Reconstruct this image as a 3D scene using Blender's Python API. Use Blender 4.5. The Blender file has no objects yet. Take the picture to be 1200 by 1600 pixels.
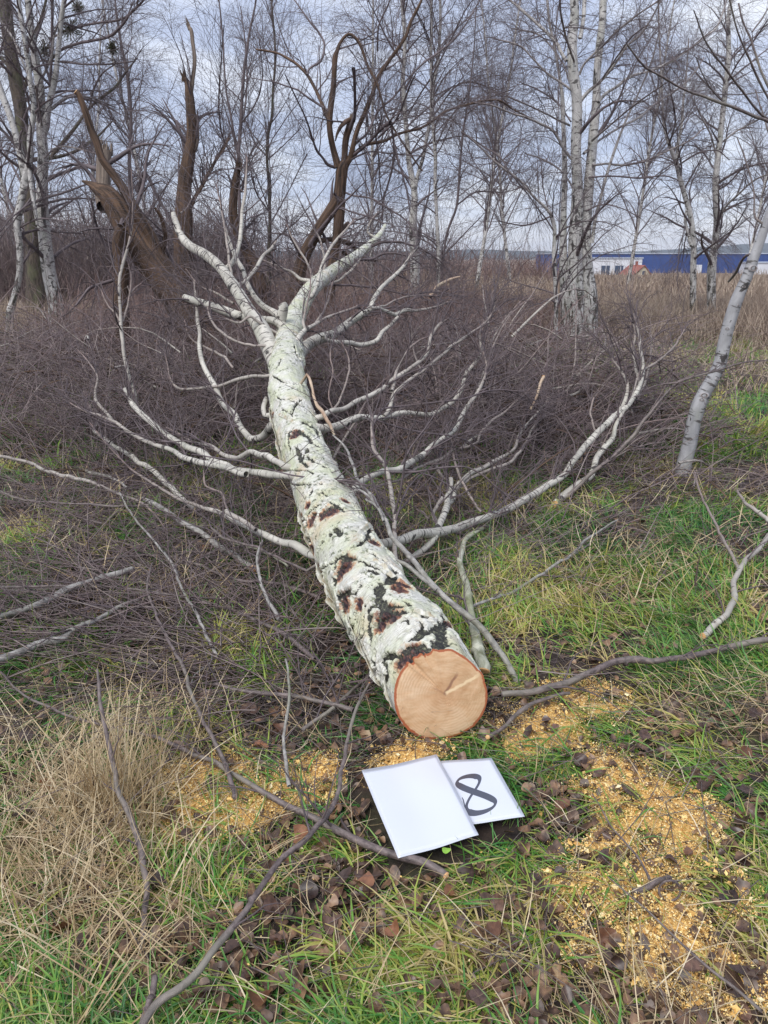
import bpy, math
import numpy as np
from mathutils import Vector

# ------------------------------------------------------------------ camera
scene = bpy.context.scene
CAM_H = 1.30
PITCH = math.radians(18.6)
FPX = 1186.0            # focal length in pixels of a 1200 x 1600 picture
cam_data = bpy.data.cameras.new("camera")
cam = bpy.data.objects.new("camera", cam_data)
scene.collection.objects.link(cam)
cam.location = (0, 0, CAM_H)
cam.rotation_euler = (math.radians(90) - PITCH, 0, 0)
cam_data.sensor_fit = 'VERTICAL'
cam_data.sensor_height = 36.0
cam_data.lens = 36.0 * FPX / 1600.0
cam_data.clip_start = 0.05
cam_data.clip_end = 9000
scene.camera = cam

# ------------------------------------------------------------------ world
SUN_EL = math.radians(52); SUN_AZ = math.radians(-150)
world = bpy.data.worlds.new("World"); scene.world = world
world.use_nodes = True
wn = world.node_tree.nodes; wl = world.node_tree.links
wn.clear()
w_out = wn.new('ShaderNodeOutputWorld')
w_mix = wn.new('ShaderNodeMixShader')
w_bg1 = wn.new('ShaderNodeBackground'); w_bg1.inputs[1].default_value = 0.10
w_bg2 = wn.new('ShaderNodeBackground'); w_bg2.inputs[1].default_value = 0.84
sky = wn.new('ShaderNodeTexSky'); sky.sky_type = 'NISHITA'; sky.sun_disc = False
sky.sun_elevation = SUN_EL; sky.sun_rotation = SUN_AZ
wl.new(sky.outputs[0], w_bg1.inputs[0])
tc = wn.new('ShaderNodeTexCoord')
sep = wn.new('ShaderNodeSeparateXYZ'); wl.new(tc.outputs['Generated'], sep.inputs[0])
# cloud deck: project the direction on a plane overhead
zc = wn.new('ShaderNodeMath'); zc.operation = 'MAXIMUM'; zc.inputs[1].default_value = 0.0
wl.new(sep.outputs[2], zc.inputs[0])
za = wn.new('ShaderNodeMath'); za.operation = 'ADD'; za.inputs[1].default_value = 0.22
wl.new(zc.outputs[0], za.inputs[0])
dx = wn.new('ShaderNodeMath'); dx.operation = 'DIVIDE'; wl.new(sep.outputs[0], dx.inputs[0]); wl.new(za.outputs[0], dx.inputs[1])
dy = wn.new('ShaderNodeMath'); dy.operation = 'DIVIDE'; wl.new(sep.outputs[1], dy.inputs[0]); wl.new(za.outputs[0], dy.inputs[1])
cmb = wn.new('ShaderNodeCombineXYZ'); wl.new(dx.outputs[0], cmb.inputs[0]); wl.new(dy.outputs[0], cmb.inputs[1])
cn = wn.new('ShaderNodeTexNoise'); cn.inputs['Scale'].default_value = 1.7; cn.inputs['Detail'].default_value = 7
cn.inputs['Roughness'].default_value = 0.55; cn.inputs['Distortion'].default_value = 0.5
wl.new(cmb.outputs[0], cn.inputs['Vector'])
cr = wn.new('ShaderNodeValToRGB'); wl.new(cn.outputs[0], cr.inputs[0])
e = cr.color_ramp.elements
e[0].position = 0.32; e[0].color = (0.40, 0.46, 0.65, 1)
e[1].position = 0.68; e[1].color = (0.95, 0.98, 1.06, 1)
m_ = cr.color_ramp.elements.new(0.5); m_.color = (0.60, 0.67, 0.86, 1)
hz = wn.new('ShaderNodeMapRange'); hz.inputs[1].default_value = 0.0; hz.inputs[2].default_value = 0.07
hz.inputs[3].default_value = 0.6; hz.inputs[4].default_value = 0.0
wl.new(sep.outputs[2], hz.inputs[0])
hm = wn.new('ShaderNodeMixRGB'); wl.new(hz.outputs[0], hm.inputs[0]); wl.new(cr.outputs[0], hm.inputs[1])
hm.inputs[2].default_value = (1.0, 0.97, 0.93, 1)
wl.new(hm.outputs[0], w_bg2.inputs[0])
w_mix.inputs[0].default_value = 0.85
wl.new(w_bg1.outputs[0], w_mix.inputs[1]); wl.new(w_bg2.outputs[0], w_mix.inputs[2])
wl.new(w_mix.outputs[0], w_out.inputs[0])

# ------------------------------------------------------------------ sun (overcast: weak and very soft)
sd = bpy.data.lights.new("sun", 'SUN'); sd.energy = 2.2; sd.angle = math.radians(30); sd.color = (1.0, 0.97, 0.93)
so = bpy.data.objects.new("sun", sd); scene.collection.objects.link(so)
sv = Vector((math.cos(SUN_EL) * math.sin(SUN_AZ), math.cos(SUN_EL) * math.cos(SUN_AZ), math.sin(SUN_EL)))
so.rotation_euler = sv.to_track_quat('Z', 'Y').to_euler()

scene.view_settings.view_transform = 'Standard'
scene.view_settings.look = 'None'
scene.view_settings.exposure = 0.45
scene.view_settings.gamma = 1.0
scene.view_settings.use_curve_mapping = False

# ------------------------------------------------------------------ helpers
RNG = np.random.default_rng(8)
CP, SP = math.cos(PITCH), math.sin(PITCH)

def ray(u, v):
    a = (u - 600.0) / FPX; b = (800.0 - v) / FPX
    return np.array([a, CP + b * SP, -SP + b * CP])

def at_y(u, v, Y):
    d = ray(u, v); t = Y / d[1]
    return np.array([d[0] * t, Y, CAM_H + d[2] * t])

def at_z(u, v, z=0.0):
    d = ray(u, v); t = (z - CAM_H) / d[2]
    return np.array([d[0] * t, d[1] * t, z])

def zcam(p):
    return p[..., 1] * CP + (CAM_H - p[..., 2]) * SP

def project(p):
    z = zcam(p)
    return 600 + FPX * p[..., 0] / z, 800 - FPX * (p[..., 1] * SP - (CAM_H - p[..., 2]) * CP) / z

def h3(i, j, k):
    n = np.sin(i * 127.1 + j * 311.7 + k * 74.7) * 43758.5453
    return n - np.floor(n)

def vnoise(x, y, z=0.0):
    x, y, z = np.broadcast_arrays(np.asarray(x, float), np.asarray(y, float), np.asarray(z, float))
    i, j, k = np.floor(x), np.floor(y), np.floor(z)
    f, g, h = x - i, y - j, z - k
    f = f * f * (3 - 2 * f); g = g * g * (3 - 2 * g); h = h * h * (3 - 2 * h)
    def L(a, b, t): return a + (b - a) * t
    return L(L(L(h3(i, j, k), h3(i + 1, j, k), f), L(h3(i, j + 1, k), h3(i + 1, j + 1, k), f), g),
             L(L(h3(i, j, k + 1), h3(i + 1, j, k + 1), f), L(h3(i, j + 1, k + 1), h3(i + 1, j + 1, k + 1), f), g), h)

def fbm(x, y, z=0.0, o=4):
    s = 0; a = 0.5; t = 0
    for q in range(o):
        s = s + a * vnoise(x, y, z); t += a
        x = x * 2.03 + 11.3; y = y * 2.03 + 5.7; z = np.asarray(z) * 2.03 + 3.1; a *= 0.5
    return s / t

def sstep(a, b, x):
    t = np.clip((x - a) / (b - a), 0, 1)
    return t * t * (3 - 2 * t)

def ground_z(x, y):
    x = np.asarray(x, float); y = np.asarray(y, float)
    r = np.sqrt(x * x + y * y)
    near = (fbm(x * 1.3, y * 1.3, 0.3, 3) - 0.5) * 0.10 + (fbm(x * 9, y * 9, 1.7, 2) - 0.5) * 0.03 - 0.012
    w = 1 - sstep(8, 20, r)
    mid = (fbm(x * .12, y * .12, 5.0, 3) - 0.5) * 0.25 * sstep(10, 30, r)
    down = -7.0 * sstep(55, 190, r)
    return near * w + mid * (1 - sstep(50, 120, r)) + down

def norm(a):
    return a / np.maximum(np.linalg.norm(a, axis=-1, keepdims=True), 1e-9)

def link(o, parent=None):
    scene.collection.objects.link(o)
    if parent is not None:
        o.parent = parent
        o.matrix_parent_inverse = parent.matrix_world.inverted() if False else o.matrix_parent_inverse
    return o

def new_mesh(name, V, F, mat=None, smooth=True, attrs=None):
    V = np.ascontiguousarray(V, dtype=np.float32); F = np.ascontiguousarray(F, dtype=np.int32)
    me = bpy.data.meshes.new(name)
    me.vertices.add(len(V)); me.vertices.foreach_set('co', V.ravel())
    n, k = F.shape
    me.loops.add(n * k); me.loops.foreach_set('vertex_index', F.ravel())
    me.polygons.add(n); me.polygons.foreach_set('loop_start', np.arange(0, n * k, k, dtype=np.int32))
    if attrs:
        for an, (ty, val) in attrs.items():
            a = me.attributes.new(an, ty, 'POINT')
            a.data.foreach_set('vector' if ty == 'FLOAT_VECTOR' else 'value', np.ascontiguousarray(val, dtype=np.float32).ravel())
    me.update(calc_edges=True)
    me.polygons.foreach_set('use_smooth', np.full(n, smooth, dtype=bool))
    if mat: me.materials.append(mat)
    me.validate()
    return me

def obj(name, V, F, mat, parent=None, smooth=True, attrs=None):
    # parent is an Empty: vertices are stored relative to its location
    off = np.array(parent['_o']) if parent is not None and '_o' in parent else np.zeros(3)
    o = bpy.data.objects.new(name, new_mesh(name, np.asarray(V) - off, F, mat, smooth, attrs))
    return link(o, parent)

def thing(name, label, cat, loc, group=None):
    o = bpy.data.objects.new(name, None)
    o.location = [float(c) for c in loc]
    o['_o'] = [float(c) for c in loc]
    o['label'] = label; o['category'] = cat
    if group: o['group'] = group
    o.empty_display_size = 0.1
    scene.collection.objects.link(o)
    return o

def tag(o, label=None, cat=None, group=None, kind=None):
    if label: o['label'] = label
    if cat: o['category'] = cat
    if group: o['group'] = group
    if kind: o['kind'] = kind
    return o

# ------------------------------------------------------------------ tubes
def frames(P):
    T = np.empty_like(P)
    T[:, 1:-1] = P[:, 2:] - P[:, :-2]; T[:, 0] = P[:, 1] - P[:, 0]; T[:, -1] = P[:, -1] - P[:, -2]
    T = norm(T)
    ref = np.zeros_like(T[:, 0]); ax = np.argmin(np.abs(T[:, 0]), axis=1); ref[np.arange(len(ax)), ax] = 1
    n = norm(np.cross(T[:, 0], ref)); N1 = np.empty_like(P); N1[:, 0] = n
    for j in range(1, P.shape[1]):
        n = n - T[:, j] * np.sum(n * T[:, j], axis=1, keepdims=True); n = norm(n); N1[:, j] = n
    return T, N1, np.cross(T, N1)

def tube_arrays(P, R, k=3):
    """P (M,N,3) centre lines, R (M,N) radii -> verts, quads, tc (straightened space), rad"""
    M, N, _ = P.shape
    T, A, B = frames(P)
    th = np.arange(k) * 2 * np.pi / k
    c, s = np.cos(th), np.sin(th)
    V = P[:, :, None, :] + R[:, :, None, None] * (A[:, :, None, :] * c[None, None, :, None] + B[:, :, None, :] * s[None, None, :, None])
    sl = np.concatenate([np.zeros((M, 1)), np.cumsum(np.linalg.norm(P[:, 1:] - P[:, :-1], axis=2), axis=1)], axis=1)
    off = ((np.arange(M) * 7.31 + P[:, 0, 0] * 13.7 + P[:, 0, 2] * 5.1) % 50)[:, None]
    TC = np.stack([np.broadcast_to((sl + off)[:, :, None], (M, N, k)), R[:, :, None] * c[None, None, :], R[:, :, None] * s[None, None, :]], axis=-1)
    RA = np.broadcast_to(R[:, :, None], (M, N, k))
    i = np.arange(M)[:, None, None] * N * k; j = np.arange(N - 1)[None, :, None] * k; q = np.arange(k)[None, None, :]
    q2 = (q + 1) % k
    F = np.stack([i + j + q, i + j + q2, i + j + k + q2, i + j + k + q], axis=-1).reshape(-1, 4)
    return V.reshape(-1, 3), F, TC.reshape(-1, 3), RA.reshape(-1)

class Bag:
    """collects tube arrays and becomes one mesh"""
    def __init__(s): s.V = []; s.F = []; s.T = []; s.R = []; s.n = 0
    def add(s, P, R, k=3):
        if len(P) == 0: return s
        V, F, T, r = tube_arrays(P, R, k)
        s.V.append(V); s.F.append(F + s.n); s.T.append(T); s.R.append(r); s.n += len(V); return s
    def build(s, name, mat, parent=None):
        return obj(name, np.concatenate(s.V), np.concatenate(s.F), mat, parent, True,
                   {'tc': ('FLOAT_VECTOR', np.concatenate(s.T)), 'rad': ('FLOAT', np.concatenate(s.R))})

def catmull(P, n):
    """resample rows of P (K,D) to n rows with a centripetal-ish Catmull-Rom"""
    P = np.asarray(P, float)
    K = len(P)
    L = np.concatenate([[0], np.cumsum(np.maximum(np.linalg.norm(P[1:, :3] - P[:-1, :3], axis=1), 1e-6))])
    t = np.linspace(0, L[-1], n)
    i = np.clip(np.searchsorted(L, t, side='right') - 1, 0, K - 2)
    f = ((t - L[i]) / (L[i + 1] - L[i]))[:, None]
    m = np.empty_like(P)
    m[1:-1] = (P[2:] - P[:-2]) / (L[2:] - L[:-2])[:, None]
    m[0] = (P[1] - P[0]) / (L[1] - L[0]); m[-1] = (P[-1] - P[-2]) / (L[-1] - L[-2])
    h = (L[i + 1] - L[i])[:, None]
    f2, f3 = f * f, f ** 3
    return (2 * f3 - 3 * f2 + 1) * P[i] + (f3 - 2 * f2 + f) * h * m[i] + (-2 * f3 + 3 * f2) * P[i + 1] + (f3 - f2) * h * m[i + 1]

def trace(pts, Y=None, h=None, n=None, wig=0.0, wf=.41):
    """pts [(u,v,width in picture pixels)], depth by Y (start..end) or by height above the ground h (start..end)
    -> rows x,y,z,radius in metres"""
    a = np.array([(p[0], p[1]) for p in pts], float)
    L = np.concatenate([[0], np.cumsum(np.linalg.norm(a[1:] - a[:-1], axis=1))]); f = L / L[-1]
    rows = []
    for q, p in enumerate(pts):
        if len(p) > 3: P = at_y(p[0], p[1], p[3])
        elif Y is not None:
            yy = np.interp(f[q], np.linspace(0, 1, len(Y)), Y)
            P = at_y(p[0], p[1], yy)
        else:
            hh = np.interp(f[q], np.linspace(0, 1, len(h)), h)
            P = at_z(p[0], p[1], hh)
            P = at_z(p[0], p[1], hh + float(ground_z(P[0], P[1])))
        w = p[2] if len(p) > 2 else 3
        rows.append([*P, wf * w * zcam(P) / FPX])
    rows = np.array(rows)
    if n is None: n = max(8, len(pts) * 4)
    C = catmull(rows, n)
    C[:, 3] = np.maximum(C[:, 3], 0.0008)
    if wig:
        al = np.concatenate([[0], np.cumsum(np.linalg.norm(C[1:, :3] - C[:-1, :3], axis=1))])
        s = al / max(C[:, 3].max() * 7, .05) + RNG.uniform(0, 99)
        r = np.minimum(C[:, 3], 0.03)
        for q in range(3): C[1:-1, q] += ((vnoise(s, q * 9.1 + 3) - .5) * 2 * wig * r)[1:-1]
        C[:, 3] *= 1 + (vnoise(s * 2.3, 77.7) - .5) * .16
    return C

def spawn(P, R, n, t=(0.2, 1.0), ang=(25, 60), L=(0.3, 0.6), N=5, wig=0.15, grav=0.0, rr=0.6, rmin=0.001, rmax=9, up=0.0, lfall=0.4, bias=None):
    """grow n children from polylines P (M,K,3)"""
    M, K, _ = P.shape
    ln = np.sum(np.linalg.norm(P[:, 1:] - P[:, :-1], axis=2), axis=1)
    idx = RNG.choice(M, size=n, p=ln / ln.sum())
    tt = RNG.uniform(t[0], t[1], n); x = tt * (K - 1); j = np.minimum(x.astype(int), K - 2); f = (x - j)[:, None]
    p0 = P[idx, j] * (1 - f) + P[idx, j + 1] * f
    r0 = R[idx, j] * (1 - f[:, 0]) + R[idx, j + 1] * f[:, 0]
    T = norm(P[idx, j + 1] - P[idx, j])
    q = RNG.normal(size=(n, 3)); q[:, 2] += up
    if bias is not None: q += bias
    q = norm(q - T * np.sum(q * T, axis=1, keepdims=True))
    a = np.radians(RNG.uniform(ang[0], ang[1], n))[:, None]
    d = norm(T * np.cos(a) + q * np.sin(a))
    le = RNG.uniform(L[0], L[1], n) * (1 - lfall * tt)
    out = np.empty((n, N, 3)); out[:, 0] = p0
    w = RNG.normal(size=(n, 3)) * wig * .4
    for s in range(1, N):
        d = norm(d + RNG.normal(size=(n, 3)) * wig + w + np.array([0, 0, -1]) * grav * s / N)
        out[:, s] = out[:, s - 1] + d * (le / (N - 1))[:, None]
    ra = np.clip(r0 * rr, rmin, rmax)
    Rr = ra[:, None] * (1 - 0.85 * np.linspace(0, 1, N)[None, :]); Rr = np.maximum(Rr, rmin * 0.6)
    return out, Rr

def stack(curves, K=12):
    """list of (n,4) curves -> P,R with K points"""
    Q = np.array([catmull(c, K) for c in curves])
    return Q[:, :, :3], np.maximum(Q[:, :, 3], .0005)

def ON_SIGN(x, y, grow=1.03):
    U, V = project(np.stack([x, y, np.full_like(x, .035)], -1)); hit = np.zeros(len(x), bool)
    for Q in ([(565, 1205), (682, 1178), (748, 1306), (622, 1343)], [(632, 1196), (768, 1184), (820, 1277), (676, 1296)]):
        Q = np.array(Q, float); c = Q.mean(0); Q = c + (Q - c) * grow; ok = np.ones(len(x), bool)
        for a, b in zip(Q, np.roll(Q, -1, 0)): ok &= ((b[0] - a[0]) * (V - a[1]) - (b[1] - a[1]) * (U - a[0])) > 0
        hit |= ok
    return hit

def lift(P, e=0.004):
    g = ground_z(P[..., 0], P[..., 1]) + e
    P[..., 2] = np.maximum(P[..., 2], g)
    return P

# ------------------------------------------------------------------ materials
def mat(name):
    m = bpy.data.materials.new(name); m.use_nodes = True
    nt = m.node_tree; b = nt.nodes['Principled BSDF']
    b.inputs['Roughness'].default_value = 0.8
    return m, nt.nodes, nt.links, b

def attr(N, name):
    a = N.new('ShaderNodeAttribute'); a.attribute_name = name; return a

def noise(N, Lk, vec, scale, detail=4, rough=.55, dist=0.0):
    n = N.new('ShaderNodeTexNoise'); n.inputs['Scale'].default_value = scale
    n.inputs['Detail'].default_value = detail; n.inputs['Roughness'].default_value = rough
    n.inputs['Distortion'].default_value = dist
    if vec is not None: Lk.new(vec, n.inputs['Vector'])
    return n.outputs[0]

def ramp(N, Lk, fac, stops, interp='LINEAR'):
    r = N.new('ShaderNodeValToRGB'); r.color_ramp.interpolation = interp
    el = r.color_ramp.elements
    while len(el) < len(stops): el.new(0.5)
    for q, (p, c) in enumerate(stops):
        el[q].position = p; el[q].color = (*c, 1) if len(c) == 3 else c
    if fac is not None: Lk.new(fac, r.inputs[0])
    return r.outputs[0]

def mixc(N, Lk, fac, a, b, mode='MIX'):
    m = N.new('ShaderNodeMixRGB'); m.blend_type = mode
    for i, x in ((0, fac), (1, a), (2, b)):
        if isinstance(x, (int, float)): m.inputs[i].default_value = x
        elif isinstance(x, tuple): m.inputs[i].default_value = (*x, 1)
        else: Lk.new(x, m.inputs[i])
    return m.outputs[0]

def math_(N, Lk, op, a, b=None, clamp=False):
    m = N.new('ShaderNodeMath'); m.operation = op; m.use_clamp = clamp
    for i, x in ((0, a), (1, b)):
        if x is None: continue
        if isinstance(x, (int, float)): m.inputs[i].default_value = x
        else: Lk.new(x, m.inputs[i])
    return m.outputs[0]

def maprange(N, Lk, v, a, b, c=0.0, d=1.0):
    m = N.new('ShaderNodeMapRange'); Lk.new(v, m.inputs[0])
    for i, x in enumerate((a, b, c, d)): m.inputs[i + 1].default_value = x
    return m.outputs[0]

def scalev(N, Lk, vec, s):
    m = N.new('ShaderNodeMapping'); m.inputs['Scale'].default_value = s; Lk.new(vec, m.inputs['Vector']); return m.outputs[0]

def bump(N, Lk, hgt, bsdf, strength=.4, dist=.004):
    b = N.new('ShaderNodeBump'); b.inputs['Strength'].default_value = strength; b.inputs['Distance'].default_value = dist
    Lk.new(hgt, b.inputs['Height']); Lk.new(b.outputs[0], bsdf.inputs['Normal'])

def birch_bark(name, white=(.58, .55, .48), rough_low=0.0, band=1.0, twig=(.13, .09, .082), r0=.0035, r1=.0145, foot=False):
    """white bark with dark bands; thin shoots turn purple brown"""
    m, N, K, b = mat(name)
    t = attr(N, 'tc').outputs['Vector']; r = attr(N, 'rad').outputs['Fac']
    w = ramp(N, K, noise(N, K, scalev(N, K, t, (6, 14, 14)), 1.6, 5), [(.3, tuple(c * .62 for c in white)), (.62, white)])
    gr = noise(N, K, scalev(N, K, t, (3, 8, 8)), 1.1, 3)
    w = mixc(N, K, maprange(N, K, gr, .52, .72, 0, .5), w, (.34, .36, .27))
    ln = noise(N, K, scalev(N, K, t, (70 * band, 9, 9)), 1.0, 3, .6)
    w = mixc(N, K, maprange(N, K, ln, .57, .62, 0, .85), w, (.05, .04, .035))
    bl = noise(N, K, scalev(N, K, t, (11 * band, 7, 7)), 1.0, 4, .65, .6)
    w = mixc(N, K, maprange(N, K, bl, .60 - rough_low, .635 - rough_low, 0, .95), w, (.035, .03, .027))
    if foot:   # old birches are black and furrowed towards the root
        g = N.new('ShaderNodeNewGeometry').outputs['Position']; sz = N.new('ShaderNodeSeparateXYZ'); K.new(g, sz.inputs[0])
        fz = math_(N, K, 'ADD', maprange(N, K, sz.outputs[2], 2.0, .1, -.16, .10), noise(N, K, scalev(N, K, t, (5, 26, 26)), 1, 5, .65, .4))
        w = mixc(N, K, maprange(N, K, fz, .52, .60), w, ramp(N, K, noise(N, K, t, 40, 3), [(.4, (.03, .025, .02)), (.65, (.12, .11, .08))]))
    tw = mixc(N, K, maprange(N, K, noise(N, K, t, 30, 3), .4, .65), twig, tuple(c * 1.9 for c in twig))
    col = mixc(N, K, maprange(N, K, r, r0, r1, 0, 1), tw, w)
    K.new(col, b.inputs['Base Color']); b.inputs['Roughness'].default_value = .62
    bump(N, K, ln, b, .3, .003)
    return m

def plain_bark(name, c1, c2, c3=None, stretch=(4, 30, 30), sc=1.0, bs=.8, bd=.01, rough=.8):
    m, N, K, b = mat(name)
    t = attr(N, 'tc').outputs['Vector']
    n1 = noise(N, K, scalev(N, K, t, stretch), sc, 6, .62, .3)
    col = ramp(N, K, n1, [(.33, c1), (.62, c2)])
    if c3:
        n2 = noise(N, K, scalev(N, K, t, (2.2, 5, 5)), 1.0, 3)
        col = mixc(N, K, maprange(N, K, n2, .48, .66, 0, .8), col, c3)
    K.new(col, b.inputs['Base Color']); b.inputs['Roughness'].default_value = rough
    bump(N, K, n1, b, bs, bd)
    return m

M = {}
M['birch'] = birch_bark('birch_branch_bark')
M['birch_far'] = birch_bark('standing_birch_bark', (.60, .58, .55), .02, .35, (.13, .105, .10), .008, .028, True)
M['willow'] = plain_bark('willow_bark', (.018, .011, .008), (.15, .090, .056), None, (3.0, 34, 34), 1, 1, .02)
M['oak'] = plain_bark('dark_bark', (.025, .02, .016), (.12, .095, .07), (.10, .11, .055), (6, 22, 22))
M['redbark'] = plain_bark('red_bark', (.08, .04, .03), (.24, .13, .10), None, (5, 20, 20))
M['snag'] = plain_bark('weathered_wood', (.06, .045, .036), (.27, .21, .165), (.13, .10, .08), (1.2, 60, 60))
M['twig'] = plain_bark('twig_bark', (.05, .038, .042), (.15, .115, .12), (.10, .07, .06), (12, 40, 40), 1, .2, .001, .6)
M['twig_far'] = plain_bark('fine_twig_bark', (.07, .055, .06), (.17, .135, .14), None, (3, 5, 5), 1, 0, .001, .7)
M['brush'] = plain_bark('brushwood_bark', (.032, .022, .024), (.21, .15, .15), (.38, .32, .28), (1.0, 3, 3), 1, 0, .001, .6)
M['stick'] = plain_bark('stick_bark', (.045, .034, .034), (.20, .155, .145), (.27, .25, .20), (45, 70, 70), 1, .9, .004, .5)
M['greystick'] = plain_bark('grey_stick_bark', (.13, .12, .11), (.40, .38, .35), (.20, .20, .14), (40, 50, 50), 1, .8, .004, .6)
M['mossy'] = plain_bark('mossy_birch_bark', (.16, .17, .10), (.50, .50, .40), (.23, .25, .12), (14, 30, 30), 1, .4, .003, .7)
M['poplar'] = plain_bark('smooth_grey_bark', (.30, .29, .30), (.47, .46, .47), (.40, .38, .33), (18, 9, 9), 1, .25, .002, .6)
M['poplar'] = birch_bark('smooth_grey_bark', (.40, .395, .40), -.02, .7, (.16, .14, .14), .004, .008)
M['raw'] = plain_bark('fresh_cut_wood', (.50, .26, .10), (.72, .46, .22), (.62, .30, .12), (20, 60, 60), 1, .2, .001, .6)
M['brownfern'] = plain_bark('bramble_stems', (.10, .062, .056), (.30, .20, .17), (.20, .14, .15), (1, 3, 3), 1, 0, .001, .7)
M['peeled'] = plain_bark('peeled_branch_wood', (.30, .17, .11), (.55, .42, .30), (.30, .28, .20), (14, 40, 40), 1, .3, .002, .6)
M['mist'] = plain_bark('mistletoe_stems', (.05, .05, .03), (.11, .11, .06), None, (3, 5, 5), 1, 0, .001, .7)

# ------------------------------------------------------------------ sawdust patches (world x, y, radius, strength)
DUST = []
for (u, v, r, s) in [(280, 1255, .13, 1.6), (330, 1225, .13, 1.3), (395, 1255, .12, 1.2), (300, 1300, .06, .8), (500, 1195, .10, .9), (545, 1230, .10, .8), (450, 1215, .1, .5),
                     (720, 1160, .13, .9), (790, 1140, .12, .7), (860, 1120, .16, 1.0), (900, 1085, .16, .9), (950, 1100, .14, .7), (840, 1160, .1, .8),
                     (970, 1215, .12, 1.1), (1030, 1245, .12, 1.1), (1085, 1275, .09, .9), (900, 1210, .1, .5), (1010, 1320, .13, 1.1),
                     (1060, 1345, .13, 1.2), (1110, 1375, .10, 1.1), (980, 1350, .10, 1.0), (880, 1325, .09, .8), (870, 1385, .09, .7), (1000, 1400, .09, .8),
                     (1040, 1430, .11, .8), (1000, 1475, .10, .8), (1170, 1560, .12, .9), (1190, 1420, .1, .6), (900, 1490, .07, .5), (760, 1230, .06, .4),
                     (600, 1170, .1, .6), (400, 1190, .08, .6), (1120, 1080, .12, .4), (90, 1090, .1, .3), (30, 1290, .1, .3), (230, 1090, .1, .3), (640, 1175, .1, .6)]:
    p = at_z(u, v, 0); DUST.append((p[0], p[1], r, s))

def dust(x, y):
    s = 0
    for (a, b, r, k) in DUST:
        s = s + k * np.exp(-((x - a) ** 2 + (y - b) ** 2) / (r * r) * 1.2)
    return np.clip(s, 0, 1.4)

def patchy(x, y):
    """0 = bare leaf litter, 1 = thick grass"""
    n = fbm(x * 4.6 + 4, y * 4.6, 7.7, 4) * .75 + fbm(x * 1.4, y * 1.4, 3.3, 2) * .25
    return sstep(.43, .61, n)

# ------------------------------------------------------------------ ground sheet
def ground():
    def axis(a, d0, n, far, g):
        out = [0.0]; d = d0
        for q in range(n): out.append(out[-1] + d)
        while out[-1] < far: d *= g; out.append(out[-1] + d)
        return np.array(out)
    xa = axis(0, .022, 90, 5000, 1.07); xs = np.concatenate([-xa[:0:-1], xa])
    ya = axis(0, .020, 130, 7000, 1.055) + 0.55; yb = -axis(0, .1, 4, 300, 1.5)[:0:-1] + .55
    ys = np.concatenate([yb, ya])
    X, Y = np.meshgrid(xs, ys)
    Z = ground_z(X, Y)
    D = dust(X, Y) * (fbm(X * 13, Y * 13, 2.0, 4) * 2.2 - .34)
    D = np.clip(D, 0, 1.2)
    Z = Z + .010 * sstep(.5, .9, D)
    nx, ny = len(xs), len(ys)
    i = np.arange(ny - 1)[:, None] * nx + np.arange(nx - 1)[None, :]
    F = np.stack([i, i + 1, i + 1 + nx, i + nx], -1).reshape(-1, 4)
    m, N, K, b = mat('soil_and_litter')
    g = N.new('ShaderNodeNewGeometry').outputs['Position']
    n1 = noise(N, K, g, 9, 8, .65); n2 = noise(N, K, g, 1.2, 4, .6)
    col = ramp(N, K, n1, [(.3, (.010, .007, .006)), (.5, (.035, .023, .018)), (.7, (.085, .055, .040))])
    gr = ramp(N, K, noise(N, K, g, 40, 5), [(.35, (.03, .04, .012)), (.65, (.12, .14, .05))])
    col = mixc(N, K, maprange(N, K, n2, .50, .66, 0, .45), col, gr)
    # beyond the meadow the land is dry grass and scrub
    ln = N.new('ShaderNodeVectorMath'); ln.operation = 'LENGTH'; K.new(g, ln.inputs[0])
    far = maprange(N, K, ln.outputs['Value'], 9, 16)
    dry = ramp(N, K, noise(N, K, g, .7, 6), [(.35, (.13, .085, .06)), (.6, (.24, .17, .11)), (.75, (.15, .15, .07))])
    col = mixc(N, K, far, col, dry)
    dn = noise(N, K, g, 160, 4, .7)
    dcol = ramp(N, K, dn, [(.3, (.42, .21, .06)), (.5, (.78, .48, .15)), (.7, (.90, .66, .28))])
    dm = math_(N, K, 'ADD', attr(N, 'dust').outputs['Fac'], maprange(N, K, noise(N, K, g, 45, 6, .75), .3, .7, -.55, .45))
    col = mixc(N, K, maprange(N, K, dm, .55, .85, 0, .9), col, dcol)
    K.new(col, b.inputs['Base Color']); b.inputs['Roughness'].default_value = .9
    bump(N, K, noise(N, K, g, 60, 6, .7), b, .7, .01)
    o = obj('ground', np.stack([X, Y, Z], -1).reshape(-1, 3), F, m, None, True, {'dust': ('FLOAT', D.ravel())})
    o['kind'] = 'structure'
    return o
GROUND = ground()

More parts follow.
